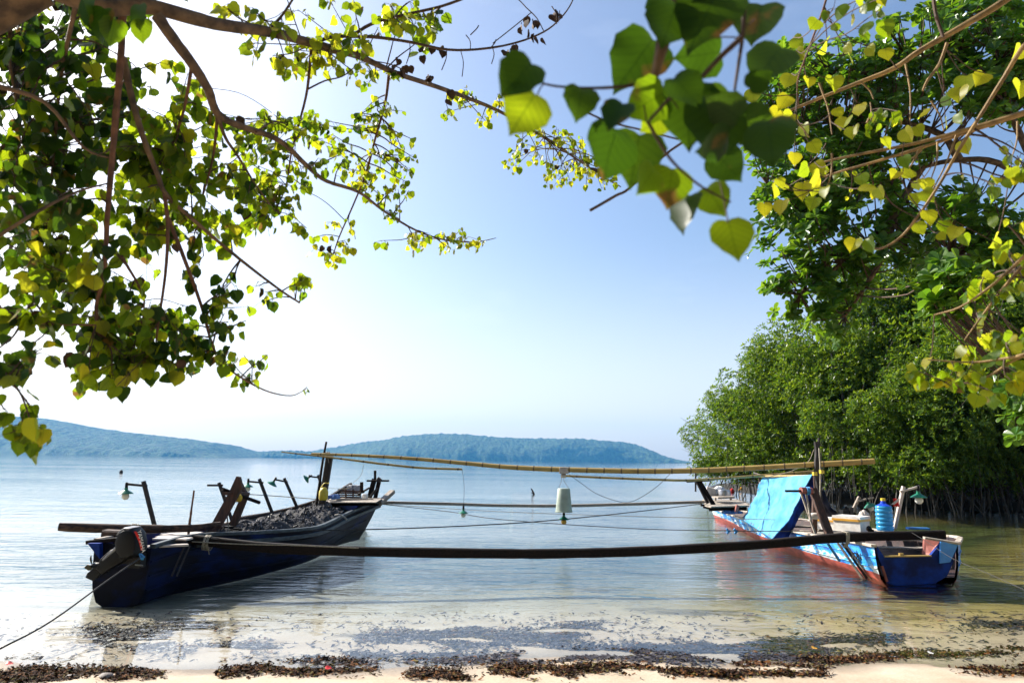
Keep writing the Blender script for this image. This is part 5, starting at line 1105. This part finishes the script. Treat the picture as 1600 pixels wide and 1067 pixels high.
# --- sea almond on the right: whorls of broad leaves at the shoot ends
def rosette(n, size, seed, cup=.35):
    rr = random.Random(seed); b = MB()
    for k in range(n):
        a = 2*math.pi*k/n*1.0+rr.uniform(-.25, .25); el = rr.uniform(-.25, .75); d = Vector((math.cos(a)*math.cos(el), math.sin(a)*math.cos(el), math.sin(el))); fm = frame(d, Vector((0, 0, 1))+Vector((rr.gauss(0, .25), rr.gauss(0, .25), 0))); s_ = size*rr.uniform(.7, 1.1)
        o = OVAL; pts = [(0, 0), (.12, .2), (.27, .5), (.31, .75), (.20, .95), (0, 1.0)]
        vs_ = [fm @ Vector((x*s_, y*s_, (.28*abs(x)-.18*y*y)*s_)) for x, y in pts]+[fm @ Vector((-x*s_, y*s_, (.28*abs(x)-.18*y*y)*s_)) for x, y in pts[1:-1]]
        b.add(vs_, [(0, 1, 2, 3, 4, 5), (5, 9, 8, 7, 6, 0)])
    return b
ROS = [rosette(9, .17, 1), rosette(8, .19, 2), rosette(10, .16, 3), rosette(7, .18, 4), rosette(9, .15, 5)]
ROSM = [r_.mesh('leaf_rosette', M['leaf_rosette'], False) for r_ in ROS]
D_ = Tree('sea_almond_tree', (11.2, 9.6, .2), 'sea almond tree on the right with whorls of broad dark green leaves', 'tree')
D_.limb([Vector((11.2, 9.6, -.1)), Vector((11.0, 9.7, 2.5)), Vector((10.6, 9.9, 5)), Vector((10.2, 10.2, 7.5))], .32, .16, 'bark', 'trunk', 12)
for pts in ([(1780, 320, 10), (1640, 300, 10), (1560, 255, 10.2), (1500, 250, 10.5), (1440, 262, 10.7), (1380, 285, 11), (1310, 310, 11.2), (1250, 330, 11.4)],
            [(1800, 60, 9.6), (1680, 50, 9.8), (1600, 66, 10), (1520, 70, 10.2), (1440, 90, 10.6), (1370, 110, 11), (1300, 120, 11.2)],
            [(1700, 420, 9.6), (1610, 370, 9.8), (1540, 385, 10), (1480, 400, 10)],
            [(1720, 540, 8.8), (1640, 570, 8.9), (1600, 600, 9), (1588, 650, 9)],
            [(1440, 262, 10.7), (1400, 330, 10.7), (1340, 390, 10.8), (1290, 430, 10.9), (1250, 460, 11)],
            [(1500, 250, 10.4), (1470, 210, 10.5), (1400, 190, 10.8), (1320, 190, 11), (1230, 200, 11.3)],
            [(1640, 300, 9.9), (1580, 180, 10), (1560, 100, 10), (1540, 20, 10), (1530, -60, 10)],
            [(1380, 285, 10.9), (1330, 270, 11), (1260, 270, 11.2), (1200, 290, 11.4)],
            [(1400, 330, 10.7), (1380, 400, 10.6), (1350, 450, 10.6), (1320, 495, 10.7)]):
    D_.limb([P(*q) for q in pts], .065, .018, 'bark', jit=.12)
ros = []
def dfill(cx, cy, rx, ry, n, dep, sz=1.0):
    for _ in range(int(n*1.35)):
        while True:
            u, v = R.uniform(-1, 1), R.uniform(-1, 1)
            if u*u+v*v < 1: break
        c = P(cx+u*rx, cy+v*ry, R.uniform(*dep)); nd = D_.nearest(c)[0]; d = (c-nd); L_ = d.length
        D_.tw.tube(smooth([nd, nd.lerp(c, .4)+Vector((0, 0, -.05*L_)), nd.lerp(c, .8)+Vector((0, 0, -.06*L_)), c], 2), [.016, .006], 4, cap=False)
        up = (d.normalized()*.7+Vector((R.gauss(0, .3), R.gauss(0, .3), .8))).normalized(); ros.append((c, up, sz*R.uniform(.8, 1.15)))
        if R.random() < .45: ros.append((c+Vector((R.gauss(0, .16), R.gauss(0, .16), R.gauss(-.05, .1))), up, sz*R.uniform(.7, 1)))
for a in ((1240, 130, 60, 60, 55, (10.6, 12)), (1330, 110, 80, 55, 60, (10, 11.6)), (1400, 130, 90, 70, 55, (9.8, 11.4)), (1530, 60, 90, 90, 120, (9.2, 11)), (1560, 140, 70, 55, 55, (9.2, 10.6)), (1260, 230, 90, 70, 70, (10.6, 12)),
          (1370, 240, 90, 60, 70, (10, 11.6)), (1250, 300, 75, 45, 50, (10.6, 11.8)), (1340, 340, 90, 55, 60, (10.2, 11.4)), (1210, 370, 32, 45, 12, (10.8, 11.6)), (1265, 400, 45, 55, 30, (10.6, 11.4)), (1215, 452, 22, 10, 6, (10.8, 11.2)),
          (1320, 430, 55, 50, 34, (10.4, 11.2)), (1300, 500, 35, 22, 14, (10.5, 11)), (1245, 480, 14, 20, 5, (10.8, 11.2)), (1410, 380, 60, 40, 26, (10, 11)), (1510, 340, 60, 50, 50, (9.4, 10.6)), (1580, 400, 60, 60, 50, (9.2, 10.4)), (1590, 620, 22, 70, 24, (8.6, 9.4)), (1290, 170, 90, 60, 50, (10.6, 12)), (1440, 60, 70, 50, 30, (10, 11))): dfill(*a)
dfill(1485, 440, 45, 40, 24, (8.4, 9.2), 1.15); dfill(1475, 480, 40, 22, 10, (8.4, 9), 1.1)
for _ in range(260):
    c = Vector((R.uniform(7, 15), R.uniform(7, 14), R.uniform(5, 10))); p_ = proj(c)
    if p_ and p_[0] < 1630 and p_[1] > -40: continue
    ros.append((c, Vector((R.gauss(0, .4), R.gauss(0, .4), 1)).normalized(), 1.3))
def rkey(q):
    p_ = proj(q[0]); return -(q[2]/p_[2] if p_ and 0 < p_[0] < 1600 and 0 < p_[1] < 1067 else 0)
ros.sort(key=rkey); org = ORG[D_.root.name]; rb = MB()
for i, (c, up, s_) in enumerate(ros):
    fm = up.to_track_quat('Z', 'Y').to_matrix() @ Matrix.Rotation(R.random()*6.28, 3, 'Z'); v = R.randrange(5)
    if i < 300:
        o = bpy.data.objects.new('leaf_rosette', ROSM[v]); C.objects.link(o); o.parent = D_.root; o.matrix_local = Matrix.Translation(c-org) @ fm.to_4x4() @ Matrix.Diagonal((s_, s_, s_, 1))
    else: rb.add([c+fm @ (q*s_) for q in ROS[v].v], ROS[v].f)
rb.build('foliage', M['leaf_rosette'], D_.root, False, kind='stuff'); D_.finish(0)

# --- mangroves along the right bank: crown, trunk, stilt roots
def mangrove_crown(seed, blobs, n, name='crown', ls=.155):
    """leaf whorls over a cluster of lobes; unit is metres, base at origin"""
    rr = random.Random(seed); npz = np.random.RandomState(seed); V, Fc = [], []
    tot = sum(r_**2 for *_, r_ in blobs)
    for (bx, by, bz, r_) in blobs:
        for _ in range(int(n*r_*r_/tot)):
            d = Vector((rr.gauss(0, 1), rr.gauss(0, 1), rr.gauss(.15, 1))).normalized(); rad = r_*(1-.42*rr.random()**2)*(1+.45*noise.noise(d*2.2+Vector((seed+bx, 0, bz)))+.22*noise.noise(d*6+Vector((seed, bx, 0))))
            c = Vector((bx, by, bz))+Vector((d.x, d.y, d.z*.85))*rad
            if c.z < .55+.7*rr.random(): continue
            up = (d*.8+Vector((rr.gauss(0, .35), rr.gauss(0, .35), .7))).normalized(); fm = up.to_track_quat('Z', 'Y').to_matrix(); a0 = rr.random()*6.28
            for k in range(5):
                a = a0+k*1.2566+rr.uniform(-.3, .3); el = rr.uniform(.05, .9); dd = fm @ Vector((math.cos(a)*math.cos(el), math.sin(a)*math.cos(el), math.sin(el))); s_ = ls*rr.uniform(.7, 1.15)
                sd = dd.cross(Vector((rr.gauss(0, .4), rr.gauss(0, .4), 1))).normalized()*s_*.24; nn = dd.cross(sd).normalized()*s_*.10
                o = len(V); m_ = c+dd*s_*.55; V.extend((c, m_+sd+nn, c+dd*s_, m_-sd+nn)); Fc.extend(((o, o+1, o+2), (o, o+2, o+3)))
    b = MB(); b.v = V; b.f = Fc; b.m = [0]*len(Fc); return b.mesh(name, M['leaf_mangrove'], False)
def lobes(seed, w_, h, k):
    rr = random.Random(seed); out = []
    for i in range(k):
        a = rr.random()*6.28; q = rr.random()**.5; z = rr.uniform(.16, .9) if i % 3 else rr.uniform(.13, .34); wz = math.sin(math.pi*min(.93, max(.25, z)))**.6
        out.append((math.cos(a)*q*w_*.72*wz, math.sin(a)*q*w_*.72*wz, z*h, rr.uniform(.20, .36)*w_))
    out.append((0, 0, h*.5, w_*.5)); out.append((0, 0, h*.78, w_*.38)); return out
CRM = [mangrove_crown(11, lobes(1, 3.6, 6.6, 22), 8500), mangrove_crown(12, lobes(2, 3.8, 7.0, 24), 8500), mangrove_crown(13, lobes(3, 3.4, 6.2, 20), 8000)]
def mangrove_wood(seed, w_, h):
    rr = random.Random(seed); tk = MB(); rt = MB(); bb = MB()
    for s_ in range(3):
        a = rr.random()*6.28; q = Vector((math.cos(a), math.sin(a), 0)); tk.tube(smooth([q*.15+Vector((0, 0, .7)), q*.5+Vector((0, 0, h*.3)), q*.7+Vector((.2, 0, h*.55)), q*1.1+Vector((0, .1, h*.8))], 3), [.09, .03], 6)
    for s_ in range(22):
        a = rr.random()*6.28; q = Vector((math.cos(a), math.sin(a), 0)); z0 = rr.uniform(.5, 1.9); re_ = rr.uniform(.6, 2.4)
        rt.tube(smooth([q*.2+Vector((0, 0, z0)), q*re_*.6+Vector((0, 0, z0*.85)), q*re_+Vector((rr.uniform(-.1, .1), 0, -.5))], 3), rr.uniform(.014, .032), 4)
    for s_ in range(16): 
        a = rr.random()*6.28; q = Vector((math.cos(a), math.sin(a), 0)); re_ = rr.uniform(.5, w_*.7); z_ = rr.uniform(2.2, 4); rt.tube([q*re_+Vector((0, 0, z_)), q*re_*1.02+Vector((rr.uniform(-.1, .1), 0, z_*.4)), q*re_+Vector((0, 0, rr.uniform(-.3, .8)))], .012, 4)
    for s_ in range(16):
        a = rr.random()*6.28; q = Vector((math.cos(a), math.sin(a), 0)); z_ = rr.uniform(.25, .9)*h; e = q*rr.uniform(.6, .97)*w_*math.sin(math.pi*min(.9, z_/h))**.5+Vector((0, 0, z_+rr.uniform(.2, .8)))
        bb.tube(smooth([Vector((0, 0, z_*.6)), e*.5+Vector((0, 0, z_*.3)), e], 3), [.025, .006], 4, cap=False)
    return tk.mesh('trunk', M['root']), rt.mesh('stilt_roots', M['root']), bb.mesh('boughs', M['root'])
WDM = [mangrove_wood(21, 3.6, 6.6), mangrove_wood(22, 3.8, 7.0)]
def mangrove(px, py, Y, s_, v, label, wv=0, sz=1.0):
    g_ = P(px, py, Y); g_.z = -.05
    root = thing('mangrove_tree', g_, label, 'mangrove tree', 'mangroves along the right shore'); rz = R.random()*6.28
    for nm, me in (('crown', CRM[v]),)+tuple(zip(('trunk', 'stilt_roots', 'boughs'), WDM[wv])):
        o = bpy.data.objects.new(nm, me); C.objects.link(o); o.parent = root; o.scale = (s_, s_, s_*sz)
        if nm in ('crown',): o.rotation_euler.z = rz
        if nm in ('stilt_roots', 'boughs'): o['kind'] = 'stuff'
MG = [(1165, 770, 35.5, .98, 0, 'outermost mangrove, at the left tip of the thicket over open water', .88), (1235, 775, 32, 1.12, 1, 'rounded mangrove right behind the blue tarp tent', 1.0), (1330, 785, 27.5, 1.02, 2, 'mangrove rising behind the forked mast of the azure boat', 1.12),
      (1270, 770, 37, 1.3, 0, 'taller mangrove behind the rounded one, topping the dip in the skyline', 1.0), (1400, 775, 30, 1.5, 1, 'tall mangrove in the middle of the thicket with sky showing through its top', 1.05), (1440, 795, 25.2, .95, 0, 'low dense mangrove behind the white lamp post with the flag', 1.0),
      (1500, 775, 29, 1.62, 2, 'tallest mangrove, its crown behind the sea almond leaves', 1.08), (1545, 800, 24.8, 1.05, 1, 'mangrove overhanging the dark water at the right edge', 1.1), (1640, 800, 25, 1.25, 0, 'mangrove cut off by the right edge of the picture', 1.15), (1600, 770, 31, 1.7, 1, 'tall mangrove at the back in the upper right', 1.1),
      (1380, 770, 39, 1.45, 2, 'mangrove deep in the thicket behind the middle ones', .95), (1720, 780, 29, 1.6, 2, 'mangrove at the far right end of the thicket', 1.1), (1470, 765, 42, 1.6, 0, 'mangrove at the back of the thicket', .9),
      (1340, 768, 34, .8, 1, 'short mangrove deep in shade behind the forked mast', .8), (1430, 775, 32, .8, 2, 'short mangrove deep in shade behind the red flag', .8), (1525, 780, 30, .85, 0, 'short mangrove deep in shade above the right boat stern', .8), (1610, 785, 28.5, .85, 1, 'short mangrove deep in shade at the right edge', .8)]
for k, (px, py, Y, s_, v, lb, sz) in enumerate(MG): mangrove(px, py, Y, s_, v, lb, k % 2, sz)

# unseen trees added behind the photographer to cut sky light on near sides
for k, (x_, y_, s_, v) in enumerate(((-12, -5, 1.5, 0), (-5.5, -7.5, 1.6, 1), (1, -8.5, 1.7, 2), (7.5, -7, 1.6, 0), (13.5, -3.5, 1.5, 1), (-2, -14, 2.1, 0), (6, -14, 2.1, 1), (-11, -13, 2.0, 2))):
    root = thing('shading_tree', (x_, y_, .3), ('unseen bushy tree added behind the photographer for shade, ' + ('farthest left', 'second from the left', 'straight behind', 'second from the right', 'farthest right', 'in the back row left of centre', 'in the back row right of centre', 'in the back row at the left')[k]), 'tree', 'unseen trees added behind the camera to block sky light')
    for nm, me in (('crown', CRM[v]), ('trunk', WDM[0][0])):
        o = bpy.data.objects.new(nm, me); C.objects.link(o); o.parent = root; o.scale = (s_, s_, s_*1.1)
# ------------------------------------------------------------------ seaweed wrack along the waterline
def flakes(n, sampler, sizes, lift, mats_w, name, label, long=1.0, flat=.3):
    b = MB()
    for _ in range(n):
        q = sampler()
        if q is None: continue
        x, y, pile = q; s_ = R.uniform(*sizes); a = R.random()*6.28; z = gz(x, y)+lift+pile*R.random()
        d = Vector((math.cos(a), math.sin(a), R.gauss(0, flat))).normalized(); e = d.cross(Vector((R.gauss(0, flat*1.6), R.gauss(0, flat*1.6), 1))).normalized(); nn = d.cross(e)
        c = Vector((x, y, z)); L_ = s_*long; W = s_*R.uniform(.3, .55)/long**.5; k = R.random(); mi = 0
        for i, w_ in enumerate(mats_w):
            if k < w_: mi = i; break
        h = R.uniform(-.25, .35)*s_
        b.add([c-d*L_, c-d*L_*.3+e*W-nn*h, c-d*L_*.2-e*W*.8, c+d*L_*.4+e*W*.7, c+d*L_*.35-e*W+nn*h, c+d*L_+nn*h*1.5], [(0, 2, 1), (1, 2, 4, 3), (3, 4, 5)], mi)
    return b
STR = [(0, 1046, 245, 1058, 12), (345, 1055, 560, 1032, 13), (440, 1052, 590, 1048, 12), (640, 1060, 880, 1048, 12), (870, 1052, 1090, 1058, 10), (1060, 1058, 1150, 1064, 8), (1150, 1040, 1290, 1050, 6), (1290, 1032, 1430, 1018, 10), (1420, 1020, 1600, 1010, 8), (1500, 1052, 1640, 1046, 10), (700, 1064, 900, 1066, 8), (-60, 1066, 200, 1064, 8), (1250, 1030, 1340, 1030, 7), (1130, 1060, 1290, 1062, 5)]
SW = [math.hypot(a[2]-a[0], a[3]-a[1])*a[4] for a in STR]
def strip():
    a = R.choices(STR, SW)[0]; t = R.random(); px = lerp(a[0], a[2], t); py = lerp(a[1], a[3], t)+R.gauss(0, a[4]*.42)
    q = G(px, py); e = noise.noise(Vector((q.x*2.2, q.y*5, 3)))+.5*noise.noise(Vector((q.x*7, q.y*12, 8)))
    if e < -.18+R.random()*.1: return None
    return q.x+R.gauss(0, .03), q.y+R.gauss(0, .035), .028*max(0, e+.4)
MW = [M['weed'], M['weed_rust'], M['weed_olive']]
flakes(30000, strip, (.008, .026), .003, (.60, .86, 1.0), '', '').build('seaweed_wrack', MW, None, False, kind='stuff')['label'] = 'dark brown seaweed and dead leaves washed up along the waterline'
SUB = [(575, 985, 760, 975, 9), (700, 990, 900, 985, 12), (880, 975, 930, 960, 10), (850, 1020, 1060, 1018, 12), (1000, 1015, 1250, 1018, 14), (300, 1010, 420, 1002, 8), (140, 975, 330, 965, 9), (150, 985, 260, 1000, 9), (1200, 1000, 1400, 985, 8), (1080, 1010, 1300, 1010, 10), (640, 1025, 860, 1030, 8), (480, 1030, 600, 1024, 8), (1520, 960, 1640, 965, 8)]
S2 = [math.hypot(a[2]-a[0], a[3]-a[1])*a[4] for a in SUB]
def sub():
    if R.random() < .16: px, py = R.uniform(-20, 1640), R.uniform(935, 1030)
    else:
        a = R.choices(SUB, S2)[0]; t = R.random(); px = lerp(a[0], a[2], t)+R.gauss(0, 14); py = lerp(a[1], a[3], t)+R.gauss(0, a[4]*.8)
    q = G(px, py); e = noise.noise(Vector((q.x*1.8, q.y*3, 9)))
    return None if e < -.22 else (q.x, q.y, .012)
flakes(24000, sub, (.012, .034), .003, (.9, .95, 1.0), '', '', 1.5, .06).build('sunken_seaweed', [M['weed_wet'], M['weed_rust'], M['weed_olive']], None, False, kind='stuff')['label'] = 'sunken seaweed lying on the sand in the shallows'
for (px, py, s_, m_, lb) in ((110, 1064, .035, 'stone', 'dark rounded stone in the wrack at the lower left'), (165, 1066, .05, 'stone', 'wider pinkish stone in the wrack at the lower left'), (1165, 1019+22, .02, 'white', 'small white scrap lying in the wrack at the lower right')):
    b = MB(); q = G(px, py); c = Vector((q.x, q.y, gz(q.x, q.y)+s_*.2)); b.lathe(c, [(0, -.4*s_), (.8*s_, -.25*s_), (s_, .0), (.75*s_, .3*s_), (.3*s_, .42*s_), (0, .44*s_)], 12, Vector((.1, .05, 1))); tag(b.build('stone' if m_ == 'stone' else 'scrap', M[m_]), lb, 'stone' if m_ == 'stone' else 'litter')
for (px, py, m_, lb) in ((8, 1046+0, 'red', 'red scrap in the wrack at the left edge'), (508, 1050, 'red', 'small red scrap in the seaweed heap left of centre'), (1270, 1013, 'tape', 'orange-brown leaf lying on the sunken weed at the lower right'), (1452, 1021, 'white', 'small white scrap in the wrack line at the lower right')):
    b = MB(); q = G(px, py); c = Vector((q.x, q.y, gz(q.x, q.y)+.03)); vs_, fs, uv = leaf_geo(.3, .4); fm = frame(Vector((1, .3, .1)), Vector((0, -.3, 1))); b.add([c+fm @ (v*.05) for v in vs_], fs); tag(b.build('scrap', M[m_]), lb, 'litter')
